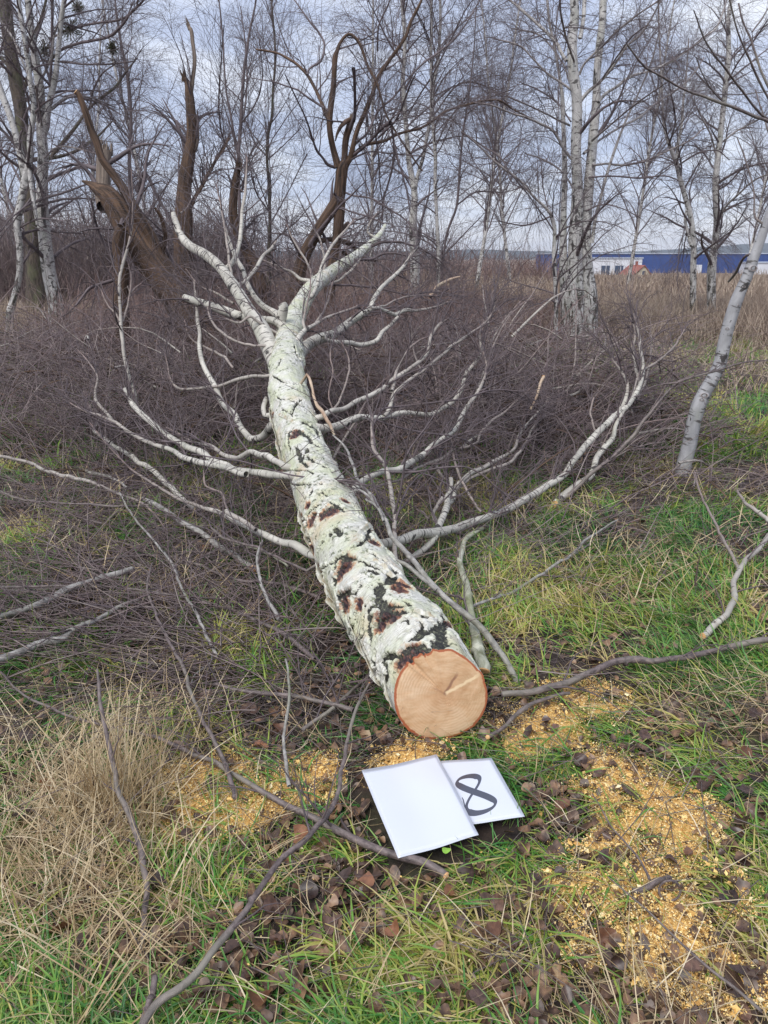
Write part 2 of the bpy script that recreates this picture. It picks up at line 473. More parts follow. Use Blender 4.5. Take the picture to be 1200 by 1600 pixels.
# far wooded hills
def hills():
    m, N, K, b = mat('wooded_hills')
    g = N.new('ShaderNodeNewGeometry').outputs['Position']
    K.new(ramp(N, K, noise(N, K, g, .012, 5), [(.3, (.03, .042, .045)), (.7, (.055, .068, .066))]), b.inputs['Base Color'])
    xs = np.linspace(-2600, 3200, 160); ys = np.linspace(2300, 4600, 26)
    X, Y = np.meshgrid(xs, ys)
    t = (Y - 2300) / 2300
    prof = np.interp(X / 3000, [-.9, -.3, -.1, .05, .12, .2, .3, .38, .45, .52, .62, 1.1], [18, 20, 24, 22, 28, 20, 18, 22, 34, 52, 58, 50])
    Z = -8 + np.sin(np.pi * np.clip(t, 0, 1)) * (prof + 8) * (.75 + .5 * fbm(X * .002, Y * .002, 0, 4)) + (fbm(X * .02, Y * .02, 3, 3) - .5) * 6
    Z[0] = -12; Z[-1] = -12
    nx = len(xs); i = np.arange(len(ys) - 1)[:, None] * nx + np.arange(nx - 1)[None, :]
    F = np.stack([i, i + 1, i + 1 + nx, i + nx], -1).reshape(-1, 4)
    o = obj('hills', np.stack([X, Y, Z], -1).reshape(-1, 3), F, m); o['kind'] = 'structure'
hills()

# ------------------------------------------------------------------ far buildings
def box(x0, x1, y0, y1, z0, z1):
    V = np.array([[x, y, z] for z in (z0, z1) for y in (y0, y1) for x in (x0, x1)], float)
    F = np.array([[0, 1, 5, 4], [1, 3, 7, 5], [3, 2, 6, 7], [2, 0, 4, 6], [4, 5, 7, 6], [0, 2, 3, 1]])
    return V, F
def flatmat(name, c, rough=.6):
    m, N, K, b = mat(name)
    g = N.new('ShaderNodeNewGeometry').outputs['Position']
    K.new(ramp(N, K, noise(N, K, g, .25, 4), [(.3, tuple(q * .86 for q in c)), (.7, c)]), b.inputs['Base Color'])
    b.inputs['Roughness'].default_value = rough; return m
MB = flatmat('blue_cladding', (.035, .075, .25)); MW = flatmat('white_cladding', (.72, .74, .78)); MR = flatmat('red_roof', (.30, .10, .07))
MC = flatmat('cream_render', (.62, .56, .42)); MG = flatmat('dark_glazing', (.05, .08, .14), .2); MS = flatmat('grey_roof', (.45, .50, .58))

def warehouse(name, label, u0, u1, v0, v1, Y, depth, mt, panel, stripe=None):
    p0 = at_y(u0, v0, Y); p1 = at_y(u1, v0, Y); zb = -7.4; zt = p0[2]
    t = thing(name, label, 'warehouse', (p0[0], Y, zb))
    obj('wall', *box(p0[0], p1[0], Y, Y + depth, zb, zt), mt, t, False)
    obj('roof', *box(p0[0] - .4, p1[0] + .4, Y - .4, Y + depth + .4, zt + .02, zt + .55), MS, t, False)
    x = p0[0] + panel
    while x < p1[0] - 1:
        o = obj('cladding_rib', *box(x - .12, x + .12, Y - .16, Y - .002, zb, zt - .05), mt, t, False); x += panel
    for q in range(3):
        x = p0[0] + (p1[0] - p0[0]) * (.2 + .27 * q)
        obj('loading_door', *box(x, x + 4, Y - .12, Y - .003, zb, zb + 4.6), MW if mt is MB else MG, t, False)
    return t
warehouse('warehouse', 'long dark blue warehouse on the horizon behind the right hand birches', 872, 1330, 397, 424, 420, 60, MB, 9)
warehouse('warehouse', 'low white warehouse in front of the blue one, just right of the birch clump', 925, 1004, 404, 424, 380, 25, MW, 7)
warehouse('warehouse', 'small white hall at the right edge of the far blue building', 1185, 1290, 411, 424, 390, 20, MW, 7)

def house():
    Y = 215; x0 = at_y(984, 420, Y)[0]; x1 = at_y(1021, 420, Y)[0]; ze = at_y(0, 433, Y)[2]; zr = at_y(0, 415, Y)[2]; zb = -7.4
    t = thing('house', 'small cream house with a red gable roof seen far off between the birches', 'house', ((x0 + x1) / 2, Y, zb))
    xm = x0 + (x1 - x0) * .62
    # gable end faces right part, roof slope left
    V = np.array([[xm - 2.6, Y, zb], [x1, Y, zb], [x1, Y, ze], [(xm - 2.6 + x1) / 2, Y, zr], [xm - 2.6, Y, ze]])
    V2 = V + np.array([-1.2, 9, 0])
    VV = np.concatenate([V, V2]); 
    F4 = np.array([[0, 1, 2, 4], [5, 9, 7, 6], [1, 6, 7, 2], [0, 4, 9, 5], [4, 2, 3, 3], [9, 8, 8, 7]])
    me = bpy.data.meshes.new('wall'); off = np.array(t['_o'])
    me.from_pydata([tuple(a - off) for a in VV], [], [(0, 1, 2, 3, 4), (5, 9, 8, 7, 6), (1, 6, 7, 2), (0, 4, 9, 5)]); me.materials.append(MC)
    link(bpy.data.objects.new('wall', me), t)
    for sgn, (ex, ez) in ((-1, (x0 - .2, ze - .4)), (1, (x1 + .4, ze - .3))):
        rx = (xm - 2.6 + x1) / 2
        a = np.array([[rx, Y - .4, zr + .15], [ex, Y - .4, ez], [ex - 1.2, Y + 9.4, ez], [rx - 1.2, Y + 9.4, zr + .15]])
        V = np.concatenate([a, a - np.array([0, 0, .18])]); F = np.array([[0, 1, 2, 3], [7, 6, 5, 4], [0, 4, 5, 1], [1, 5, 6, 2], [2, 6, 7, 3], [3, 7, 4, 0]])
        obj('roof', V, F, MR, t, False)
    for (wx, wz) in ((xm - 1.2, ze - 1.6), (xm + 1.0, ze - 1.6), (xm, ze + .5)):
        obj('window', *box(wx - .45, wx + .45, Y - .06, Y - .002, wz, wz + 1.1), MG, t, False)
    V, F = box((x0 + x1) / 2 - .4, (x0 + x1) / 2 + .2, Y + 4, Y + 4.6, zr - .6, zr + 1.1); obj('chimney', V, F, MR, t, False)
house()

# ------------------------------------------------------------------ the felled birch
BASE = at_z(688, 1153, 0)
birch = thing('felled_birch_tree', 'felled white birch lying away from the camera with a fresh sawn trunk end', 'tree', (BASE[0], BASE[1], 0))
# centre line of the trunk: (u, v, width px, height of the axis)
TR = [(688, 1086, 144, .137), (664, 1045, 146, .150), (638, 1003, 143, .165), (597, 953, 124, .19), (567, 900, 112, .215), (539, 850, 102, .245), (516, 800, 90, .285), (493, 750, 79, .335),
      (473, 700, 70, .41), (458, 650, 65, .50), (448, 600, 60, .62), (449, 560, 50, .72)]
rows = []
for (u, v, w, z) in TR:
    p = at_z(u, v, z); rows.append([*p, .5 * w * zcam(p) / FPX])
for (u, v, w, Y) in [(453, 525, 38, 5.25), (464, 488, 30, 5.7), (488, 450, 23, 6.2), (520, 424, 19, 6.7), (550, 405, 16, 7.2), (574, 386, 12, 7.6), (592, 368, 8, 7.9), (602, 352, 4, 8.1)]:
    p = at_y(u, v, Y); rows.append([*p, .5 * w * zcam(p) / FPX])
TRC = catmull(np.array(rows), 240)
TRC[:, 3] = np.convolve(np.pad(TRC[:, 3], 6, mode='edge'), np.ones(13) / 13, 'valid')

def hero_trunk():
    # ring positions: dense near the camera
    L = np.concatenate([[0], np.cumsum(np.linalg.norm(TRC[1:, :3] - TRC[:-1, :3], axis=1))])
    s = [0.0]
    while s[-1] < L[-1]:
        s.append(s[-1] + .0030 + .0016 * s[-1])
    s = np.array(s[:-1] + [L[-1]])
    C = np.stack([np.interp(s, L, TRC[:, q]) for q in range(4)], 1)
    NR, K = len(s), 360
    P = C[None, :, :3]; T, A, B = frames(P)
    # rotate the frame so that theta = 0 points up
    up = np.array([0, 0, 1.0]); A0 = norm(up[None, :] - T[0] * (T[0] @ up)[:, None]); B0 = np.cross(T[0], A0)
    th = np.arange(K) * 2 * np.pi / K
    S = np.broadcast_to(s[:, None], (NR, K)); TH = np.broadcast_to(th[None, :], (NR, K)); R0 = C[:, 3][:, None]
    rref = np.maximum(R0, .03)
    cx, cy = np.cos(TH), np.sin(TH)
    # broad unevenness
    lob = (vnoise(S * 2.2, cx * 1.3 + 5, cy * 1.3 + 5) - .5) * .10 + (vnoise(S * 6, cx * 2.3 + 9, cy * 2.3) - .5) * .05
    lob = lob * (1 - .55 * np.exp(-S / .2)) + .022 * np.cos(TH * 3 + 1) + .018 * np.cos(TH * 2 + .4)
    R = R0 * (1 + lob)
    def pos(Rx):
        return C[:, None, :3] + Rx[..., None] * (A0[:, None, :] * cx[..., None] + B0[:, None, :] * cy[..., None])
    X = pos(R)
    # a felling cut that is tilted up towards the sky
    nc = norm(np.array([[.08, -.95, .10]]))[0]
    sh = -((X - C[0, :3]) @ nc) / (T[0, 0] @ nc)
    end = np.clip(((X[0] - C[0, :3]) @ nc) / (T[0, 0] @ nc), -1, 1)        # offset of every generatrix to the cut plane
    shift = -end[None, :] * np.exp(-S / .22)
    # --- markings: traced in the photograph, stored as points ON the bark (distance along, angle)
    U, Vv = project(X)
    nrm = norm(X - C[:, None, :3]); view = norm(np.array([0, 0, CAM_H]) - X); facing = np.sum(nrm * view, -1) > .05
    Xs = X + T[0][:, None, :] * shift[..., None]; U, Vv = project(Xs)
    Uf = np.where(facing, U, 1e6)
    def onbark(u, v):
        q = np.argmin((Uf - u) ** 2 + (Vv - v) ** 2); return S.flat[q], TH.flat[q]
    cracks = [
        ([(480, 806), (488, 796), (496, 792), (508, 784), (517, 785), (530, 792), (540, 800), (555, 807)], 3.4),
        ([(580, 825), (576, 832), (575, 840), (566, 848), (560, 853), (547, 860), (540, 866), (535, 871), (525, 876), (522, 890)], 4.6),
        ([(535, 870), (545, 871), (555, 874), (568, 880), (580, 885), (590, 888), (600, 896), (615, 900)], 3.6),
        ([(572, 862), (582, 866), (590, 872), (600, 876), (608, 884), (615, 890)], 3.4),
        ([(617, 893), (613, 902), (606, 910), (596, 912), (592, 918), (594, 928), (590, 937), (600, 945)], 8.5),
        ([(530, 932), (540, 929), (555, 927), (560, 922), (565, 913)], 3.4),
        ([(585, 946), (579, 953), (575, 962), (579, 970), (575, 980), (580, 1000), (578, 1010)], 7.5),
        ([(585, 946), (596, 953), (605, 952), (620, 958), (635, 957), (655, 959), (664, 966), (674, 965)], 4.0),
        ([(697, 957), (692, 966), (695, 977), (685, 982), (675, 987), (664, 988), (652, 995), (640, 1000)], 8),
        ([(690, 978), (688, 990), (693, 1003), (683, 1010), (676, 1002)], 11),
        ([(667, 1015), (658, 1009), (650, 1010), (640, 1014), (630, 1015), (622, 1025), (608, 1026), (597, 1034), (603, 1044), (606, 1058), (600, 1066)], 8),
        ([(457, 757), (470, 758), (485, 757), (507, 759)], 2.2),
        ([(460, 668), (452, 678), (450, 690), (454, 704)], 3.5),
        ([(463, 700), (468, 712), (472, 718), (478, 708), (481, 701)], 4),
        ([(480, 713), (490, 722), (500, 725), (508, 731), (518, 734)], 3.0),
        ([(477, 662), (485, 668), (495, 672), (498, 682), (504, 693)], 5.5),
        ([(466, 672), (475, 680), (483, 684), (488, 693), (498, 698)], 4.5),
        ([(473, 625), (466, 629), (460, 637), (456, 648)], 2.6), ([(433, 622), (445, 626), (458, 628)], 2.0),
        ([(427, 588), (436, 594), (443, 598), (455, 600), (468, 603)], 1.8),
        ([(487, 767), (485, 774), (483, 783)], 3.5), ([(521, 826), (527, 829), (532, 838)], 5), ([(514, 834), (518, 836)], 4),
        ([(440, 560), (436, 570), (430, 580)], 2.0), ([(460, 540), (462, 552), (466, 560)], 2.5),
        ([(473, 815), (478, 812), (480, 822), (478, 840), (486, 850)], 3.2), ([(497, 860), (503, 850), (508, 846)], 2.0), ([(500, 895), (506, 888), (520, 880)], 3),
        ([(520, 905), (526, 915), (528, 930), (535, 950)], 4), ([(540, 960), (548, 975), (556, 990), (562, 1005)], 4), ([(570, 1010), (580, 1030), (590, 1045)], 4),
        ([(630, 972), (637, 968), (640, 976)], 4), ([(655, 972), (660, 978), (657, 985)], 5), ([(631, 940), (640, 948)], 4), ([(575, 892), (585, 893), (590, 898)], 5),
        ([(553, 790), (560, 798), (562, 806)], 2.6), ([(440, 640), (452, 645), (458, 652)], 1.8), ([(447, 730), (460, 737), (475, 735), (490, 741)], 2),
        ([(466, 715), (476, 726), (482, 730)], 3), ([(500, 770), (512, 776), (522, 772)], 1.8), ([(607, 860), (615, 868), (622, 882)], 3.2)]
    browns = [(517, 798, 9), (505, 803, 7), (487, 812, 8), (538, 884, 12), (531, 896, 9), (538, 941, 12), (600, 962, 13), (615, 962, 9), (594, 977, 9), (640, 1022, 13), (625, 1034, 9),
              (652, 1020, 8), (714, 974, 11), (705, 982, 7), (590, 836, 10), (585, 846, 7), (628, 913, 10), (622, 920, 8), (462, 678, 7), (540, 782, 5), (480, 790, 5), (655, 1035, 8), (560, 945, 6)]
    Wc = (fbm(S * 55, cx * R * 55 + 3, cy * R * 55, 4) - .5) * .016
    Wd = (fbm(S * 55 + 40, cx * R * 55, cy * R * 55 + 9, 4) - .5) * .016
    Wc2 = (fbm(S * 170, cx * R * 170 + 3, cy * R * 170, 2) - .5) * .008
    segs = []
    for pl, w in cracks:
        q = [onbark(u, v) for (u, v) in pl]
        for a, b2 in zip(q[:-1], q[1:]):
            rr = np.interp(a[0], L, TRC[:, 3]); z = zcam(np.array([np.interp(a[0], L, TRC[:, i]) for i in range(3)]))
            segs.append((*a, *b2, w * .5 * z / FPX * 1.2))
    # the same kind of scars all round the trunk
    rg = np.random.default_rng(5)
    for q in range(95):
        a = (rg.uniform(.1, 4.6), rg.uniform(1.35, 4.9)); 
        l = rg.uniform(.03, .10); rr = np.interp(a[0], L, TRC[:, 3]); w = rg.uniform(.0022, .008)
        for sg in (-1, 1):
            b2 = (a[0] + l * rg.uniform(.2, .7), a[1] + sg * l / rr * rg.uniform(.6, 1))
            segs.append((*a, *b2, w))
    for (u, v, r) in browns:
        a = onbark(u, v); rr = np.interp(a[0], L, TRC[:, 3]); z = zcam(np.array([np.interp(a[0], L, TRC[:, i]) for i in range(3)])); w = r * z / FPX
        if r < 7: continue
        for sg in (-1, 1):
            segs.append((a[0] + 1.5 * w, a[1] + .2 * w / rr, a[0] + w * rg.uniform(-.6, .4), a[1] + sg * rg.uniform(1.3, 2.2) * w / rr, w * rg.uniform(.13, .24)))
    # short eyes and dashes on the thin upper part
    for q in range(60):
        a = (rg.uniform(2.9, L[-1] - .3), rg.uniform(0, 6.28)); rr = np.interp(a[0], L, TRC[:, 3]); l = rg.uniform(.015, .05)
        segs.append((*a, a[0] + rg.uniform(-.008, .008), a[1] + l / rr, rg.uniform(.0008, .0022)))
    crack = np.full(S.shape, 9.0)
    for (s0, t0, s1, t1, w) in segs:
        sm = (s0 + s1) / 2; i0, i1 = np.searchsorted(s, [min(s0, s1) - .05, max(s0, s1) + .05])
        if i1 <= i0: continue
        rr = np.interp(sm, L, TRC[:, 3])
        dt = (TH[i0:i1] - t0 + np.pi) % (2 * np.pi) - np.pi; d1 = (t1 - t0 + np.pi) % (2 * np.pi) - np.pi
        px = S[i0:i1] - s0 + Wc[i0:i1] + Wc2[i0:i1]; py = dt * rr + Wd[i0:i1]; ex = s1 - s0; ey = d1 * rr
        f = np.clip((px * ex + py * ey) / (ex * ex + ey * ey + 1e-9), 0, 1)
        fr = vnoise((s0 + f * ex) * 70 + s0 * 31, (t0 + f * d1) * 9) 
        d = np.hypot(px - f * ex, py - f * ey) / (w * (.40 + 1.3 * fr))
        crack[i0:i1] = np.minimum(crack[i0:i1], d)
    cm = 1 - sstep(.7, 1.6, crack)
    lip = np.exp(-((crack - 2.4) / 1.0) ** 2)
    brown = np.zeros(S.shape)
    bl = [(*onbark(u, v), r) for (u, v, r) in browns] + [(rg.uniform(.1, 3.5), rg.uniform(1.4, 4.9), rg.uniform(5, 11)) for q in range(26)]
    for (s0, t0, r) in bl:
        p = np.array([np.interp(s0, L, TRC[:, i]) for i in range(3)]); rr = np.interp(s0, L, TRC[:, 3]); w = r * zcam(p) / FPX if r > 5.5 or True else r
        dt = (TH - t0 + np.pi) % (2 * np.pi) - np.pi
        d = np.hypot((S - s0 + Wc * 1.6) * .9, dt * rr + Wd * 1.6) / (w * 2.0)
        brown = np.maximum(brown, 1 - sstep(.2, 1.35, d))
    fibre = fbm(S * 30, TH * rref * 220, 1.0, 3) - .5           # torn papery layers
    ringn = fbm(S * 95, cx * R * 16 + 2, cy * R * 16, 3) - .5
    edge = np.exp(-S / .01)
    plate = fbm(S * 13 + Wc * 90, cx * R * 20 + 8, cy * R * 20, 3)
    step = sstep(.50, .53, plate) * .0022 + sstep(.60, .62, plate) * .002
    amp = np.clip(R0 / .1, .25, 1)
    disp = (-.009 * cm + .0055 * lip * (1 - cm) - .006 * brown + .0016 * ringn + .0012 * fibre + step * (1 - brown)) * amp
    X = pos(R + disp) + T[0][:, None, :] * shift[..., None]
    X[..., 2] = np.maximum(X[..., 2], .003)
    i = np.arange(NR - 1)[:, None] * K + np.arange(K)[None, :]; i2 = np.arange(NR - 1)[:, None] * K + (np.arange(K) + 1)[None, :] % K
    F = np.stack([i, i2, i2 + K, i + K], -1).reshape(-1, 4)[:, ::-1]
    TCo = np.stack([S, R * cx, R * cy], -1)
    # ---- material
    m, N, Kk, b = mat('old_birch_bark')
    t = attr(N, 'tc').outputs['Vector']
    swirl = noise(N, Kk, scalev(N, Kk, t, (85, 17, 17)), 1.0, 6, .65, 2.2)
    big = noise(N, Kk, t, 9, 5, .6)
    w = ramp(N, Kk, swirl, [(.30, (.34, .33, .26)), (.40, (.52, .51, .44)), (.54, (.66, .65, .59)), (.7, (.74, .73, .67))])
    w = mixc(N, Kk, maprange(N, Kk, big, .42, .62, 0, .75), w, (.50, .53, .34))        # greenish algae
    w = mixc(N, Kk, maprange(N, Kk, noise(N, Kk, t, 5.5, 4), .56, .70, 0, .5), w, (.58, .44, .27))
    lich = noise(N, Kk, t, 42, 5, .7)
    lm = maprange(N, Kk, lich, .545, .60, 0, .9)
    lm = math_(N, Kk, 'MULTIPLY', lm, maprange(N, Kk, noise(N, Kk, t, 8, 3), .42, .53))
    w = mixc(N, Kk, lm, w, ramp(N, Kk, noise(N, Kk, t, 160, 3), [(.4, (.055, .06, .04)), (.65, (.22, .25, .13))]))
    dash = noise(N, Kk, scalev(N, Kk, t, (230, 34, 34)), 1.0, 3, .6, 1.5)
    w = mixc(N, Kk, maprange(N, Kk, dash, .60, .66, 0, .75), w, (.12, .09, .07))
    br = attr(N, 'brown').outputs['Fac']
    bn = math_(N, Kk, 'ADD', math_(N, Kk, 'MULTIPLY', noise(N, Kk, scalev(N, Kk, t, (40, 110, 110)), 1.0, 5, .7), .9), maprange(N, Kk, br, .15, .9, .22, -.12))
    bc = ramp(N, Kk, bn, [(.28, (.018, .009, .012)), (.40, (.10, .042, .032)), (.50, (.30, .14, .072)), (.60, (.50, .31, .175)), (.72, (.64, .52, .36))])
    brm = maprange(N, Kk, math_(N, Kk, 'ADD', br, maprange(N, Kk, noise(N, Kk, scalev(N, Kk, t, (60, 40, 40)), 1, 5, .7), .3, .7, -.42, .42)), .22, .60)
    w = mixc(N, Kk, brm, w, bc)
    ck = attr(N, 'crack').outputs['Fac']
    cn = noise(N, Kk, t, 130, 5, .7)
    cf = math_(N, Kk, 'ADD', ck, maprange(N, Kk, cn, .3, .7, -.45, .45))
    cf = maprange(N, Kk, cf, .42, .58)
    cc = ramp(N, Kk, noise(N, Kk, t, 85, 6, .75), [(.40, (.010, .009, .008)), (.53, (.035, .034, .025)), (.62, (.12, .125, .075)), (.70, (.40, .39, .29))])
    w = mixc(N, Kk, cf, w, cc)
    Kk.new(w, b.inputs['Base Color']); b.inputs['Roughness'].default_value = .58
    hh = math_(N, Kk, 'ADD', math_(N, Kk, 'MULTIPLY', swirl, .6), math_(N, Kk, 'MULTIPLY', cn, .7))
    bump(N, Kk, hh, b, .55, .0035)
    obj('trunk', X.reshape(-1, 3), F, m, birch, True, {'tc': ('FLOAT_VECTOR', TCo), 'crack': ('FLOAT', cm), 'brown': ('FLOAT', brown)})
    # ---- cut face
    ring = X[0]; ctr = ring.mean(0)
    ctr2 = ctr + np.array([.012, 0, .006])
    nr = 14; vs = []
    for q in range(nr + 1):
        f = q / nr; r_ = ctr2 * (1 - f) + ring * f
        vs.append(r_ + nc * (.004 * (1 - f ** 8)) + nc[None, :] * ((vnoise(f * 9, cx[0] * f * 8, cy[0] * f * 8) - .5) * .0018 * (f < 1))[:, None])
    V = np.array(vs)
    ee = -norm(np.cross(nc, [0, 0, 1.0])[None])[0]; ff = np.cross(nc, ee); ff = ff * np.sign(ff[2])
    uvx = (V - ctr2) @ ee; uvy = (V - ctr2) @ ff
    rim = np.broadcast_to((np.arange(nr + 1) / nr)[:, None], (nr + 1, K))
    i = np.arange(nr)[:, None] * K + np.arange(K)[None, :]; i2 = np.arange(nr)[:, None] * K + (np.arange(K) + 1)[None, :] % K
    F = np.stack([i, i + K, i2 + K, i2], -1).reshape(-1, 4)[:, ::-1]
    m, N, Kk, b = mat('sawn_end_grain')
    t = attr(N, 'tc').outputs['Vector']; rm = attr(N, 'rim').outputs['Fac']
    sp = N.new('ShaderNodeSeparateXYZ'); Kk.new(t, sp.inputs[0])
    ln = N.new('ShaderNodeVectorMath'); ln.operation = 'LENGTH'; Kk.new(t, ln.inputs[0])
    wob = noise(N, Kk, t, 14, 3)
    rad = math_(N, Kk, 'ADD', ln.outputs['Value'], math_(N, Kk, 'MULTIPLY', wob, .02))
    rg1 = math_(N, Kk, 'SINE', math_(N, Kk, 'MULTIPLY', rad, 780.0))
    base = ramp(N, Kk, noise(N, Kk, t, 8, 6, .65, .9), [(.32, (.46, .25, .11)), (.5, (.64, .40, .22)), (.68, (.74, .52, .33))])
    base = mixc(N, Kk, math_(N, Kk, 'MULTIPLY', maprange(N, Kk, rg1, -.2, 1, 0, .42), maprange(N, Kk, noise(N, Kk, t, 9, 3), .38, .62)), base, (.45, .23, .10))
    sawn = noise(N, Kk, scalev(N, Kk, t, (26, 90, 26)), 1.0, 4, .6)
    base = mixc(N, Kk, maprange(N, Kk, sawn, .40, .72, 0, .35), base, (.80, .62, .40))
    # heart: darker stain and the little star crack; pale wedge where the saw tore
    heart = maprange(N, Kk, rad, .02, .075, .55, 0)
    base = mixc(N, Kk, heart, base, (.50, .26, .12))
    def streak(ang, r0, r1, wd, col, mx, base):
        ca, sa = math.cos(ang), math.sin(ang)
        al = math_(N, Kk, 'ADD', math_(N, Kk, 'MULTIPLY', sp.outputs[0], ca), math_(N, Kk, 'MULTIPLY', sp.outputs[1], sa))
        ac = math_(N, Kk, 'ADD', math_(N, Kk, 'MULTIPLY', sp.outputs[0], -sa), math_(N, Kk, 'MULTIPLY', sp.outputs[1], ca))
        ac = math_(N, Kk, 'ABSOLUTE', math_(N, Kk, 'ADD', ac, math_(N, Kk, 'MULTIPLY', math_(N, Kk, 'SUBTRACT', noise(N, Kk, t, 45, 3), .5), .012)))
        f = math_(N, Kk, 'MULTIPLY', maprange(N, Kk, ac, wd * .4, wd, 1, 0), maprange(N, Kk, al, r0, r0 + .006))
        f = math_(N, Kk, 'MULTIPLY', f, maprange(N, Kk, al, r1 - .02, r1, 1, 0)); f = math_(N, Kk, 'MULTIPLY', f, mx)
        return mixc(N, Kk, f, base, col)
    SG = SGN
    base = streak(math.radians(SG * 60 if SG > 0 else 180 - 60), -.006, .075, .006, (.22, .10, .06), .75, base)
    base = streak(math.radians(28 if SG > 0 else 180 - 28), .0, .115, .0065, (.86, .66, .40), .85, base)
    base = streak(math.radians(150 if SG > 0 else 30), .0, .05, .004, (.30, .15, .08), .4, base)
    fl = noise(N, Kk, t, 330, 2)
    base = mixc(N, Kk, math_(N, Kk, 'MULTIPLY', maprange(N, Kk, fl, .66, .70), maprange(N, Kk, noise(N, Kk, t, 16, 2), .5, .6)), base, (.88, .74, .50))
    base = mixc(N, Kk, maprange(N, Kk, math_(N, Kk, 'ADD', rm, math_(N, Kk, 'MULTIPLY', noise(N, Kk, t, 28, 4), .08)), .985, 1.0), base, (.40, .12, .05))
    Kk.new(base, b.inputs['Base Color']); b.inputs['Roughness'].default_value = .55
    bump(N, Kk, sawn, b, .25, .0015)
    obj('cut_face', V.reshape(-1, 3), F, m, birch, True, {'tc': ('FLOAT_VECTOR', np.stack([uvx, uvy, uvx * 0], -1)), 'rim': ('FLOAT', rim)})
    # ---- loose bark: curled ragged strips standing off the trunk
    mf, N, Kk, b = mat('peeling_bark')
    t = attr(N, 'tc').outputs['Vector']
    Kk.new(mixc(N, Kk, maprange(N, Kk, noise(N, Kk, t, 35, 4), .45, .65), ramp(N, Kk, noise(N, Kk, scalev(N, Kk, t, (90, 20, 20)), 1, 4), [(.3, (.40, .40, .30)), (.65, (.74, .72, .64))]), (.40, .33, .22)), b.inputs['Base Color'])
    for (u0, v0, u1, v1, wpx, lift_) in [(497, 888, 528, 948, 10, .016), (510, 905, 530, 985, 8, .02), (546, 968, 575, 1052, 12, .016), (562, 1000, 600, 1080, 9, .014), (468, 800, 486, 862, 7, .014),
                                   (575, 872, 612, 902, 9, .012), (430, 690, 442, 742, 6, .012), (580, 826, 548, 862, 8, .012), (420, 640, 430, 690, 6, .010), (436, 650, 458, 662, 5, .008),
                                   (606, 1062, 612, 1110, 8, .008), (640, 958, 672, 966, 8, .01)]:
        a = onbark(u0, v0); c = onbark(u1, v1)
        n = 22; f = np.linspace(0, 1, n); jit = (vnoise(f * 9 + u0, v0 * 1.0) - .5)
        ss = a[0] + (c[0] - a[0]) * f; dth = (c[1] - a[1] + np.pi) % (2 * np.pi) - np.pi; tt = a[1] + dth * f
        pz = np.array([np.interp(a[0], L, TRC[:, i]) for i in range(3)]); wd = wpx * zcam(pz) / FPX
        grid = []
        for j, g in enumerate(np.linspace(0, 1, 6)):
            rr = np.interp(ss, L, TRC[:, 3]); cc_ = np.stack([np.interp(ss, L, TRC[:, i]) for i in range(3)], 1)
            rag = (vnoise(f * 15 + u0, g * 3 + v0) - .5) * .5 * g
            th2 = tt + (wd * (g + rag) / rr) * (1 if u1 > u0 else -1) * .9
            aa = np.stack([np.interp(ss, s, A0[:, i]) for i in range(3)], 1); bb = np.stack([np.interp(ss, s, B0[:, i]) for i in range(3)], 1)
            ro = rr * (1.02) + .002 + 1.1 * lift_ * g ** 1.4 * (np.sin(np.pi * np.clip(f, .03, .97)) ** .5) * (1 + jit)
            sf = np.interp(ss, s, np.exp(-s / .22))
            e_ = np.interp(th2 % (2 * np.pi), th, -end)
            grid.append(cc_ + ro[:, None] * (aa * np.cos(th2)[:, None] + bb * np.sin(th2)[:, None]) + T[0][0][None] * (sf * e_)[:, None])
        G = np.array(grid); Gi = G - norm(G - np.stack([np.interp(ss, L, TRC[:, i]) for i in range(3)], 1)[None]) * .0016
        VV = np.concatenate([G.reshape(-1, 3), Gi.reshape(-1, 3)]); nn = 6 * n
        q = (np.arange(5)[:, None] * n + np.arange(n - 1)[None]).ravel(); Ff = np.stack([q, q + 1, q + 1 + n, q + n], -1)
        rimq = 5 * n + np.arange(n - 1); Fr = np.stack([rimq, rimq + 1, rimq + 1 + nn, rimq + nn], -1)
        VV[:, 2] = np.maximum(VV[:, 2], .004)
        obj('bark_flap', VV, np.concatenate([Ff, Ff[:, ::-1] + nn, Fr]), mf, birch, True, {'tc': ('FLOAT_VECTOR', VV)})
SGN = 1
hero_trunk()

# ------------------------------------------------------------------ branches of the felled birch
def part_tube(name, C, mt, parent, k=10, cap=None):
    dd = np.linalg.norm(TRC[:, :3] - C[0, :3], axis=1); q = int(np.argmin(dd))
    if TRC[q, 3] * .4 < dd[q] < TRC[q, 3] + .14:
        ex = TRC[q, :3] + (C[0, :3] - TRC[q, :3]) * np.array([.35, .75])[:, None] if False else np.stack([TRC[q, :3] * .7 + C[0, :3] * .3, TRC[q, :3] * .3 + C[0, :3] * .7])
        C = np.concatenate([np.concatenate([ex, np.array([[C[0, 3] * 1.25], [C[0, 3] * 1.2]])], 1), C]); C[2, 3] *= 1.1
    P = C[None, :, :3].copy(); P = lift(P, -.004); R = C[None, :, 3]
    o = Bag().add(P, R, k).build(name, mt, parent)
    if cap:
        end_cap(cap, P[0, 0], P[0, 0] - P[0, 1], R[0, 0], parent if parent is not None else o)
    return o

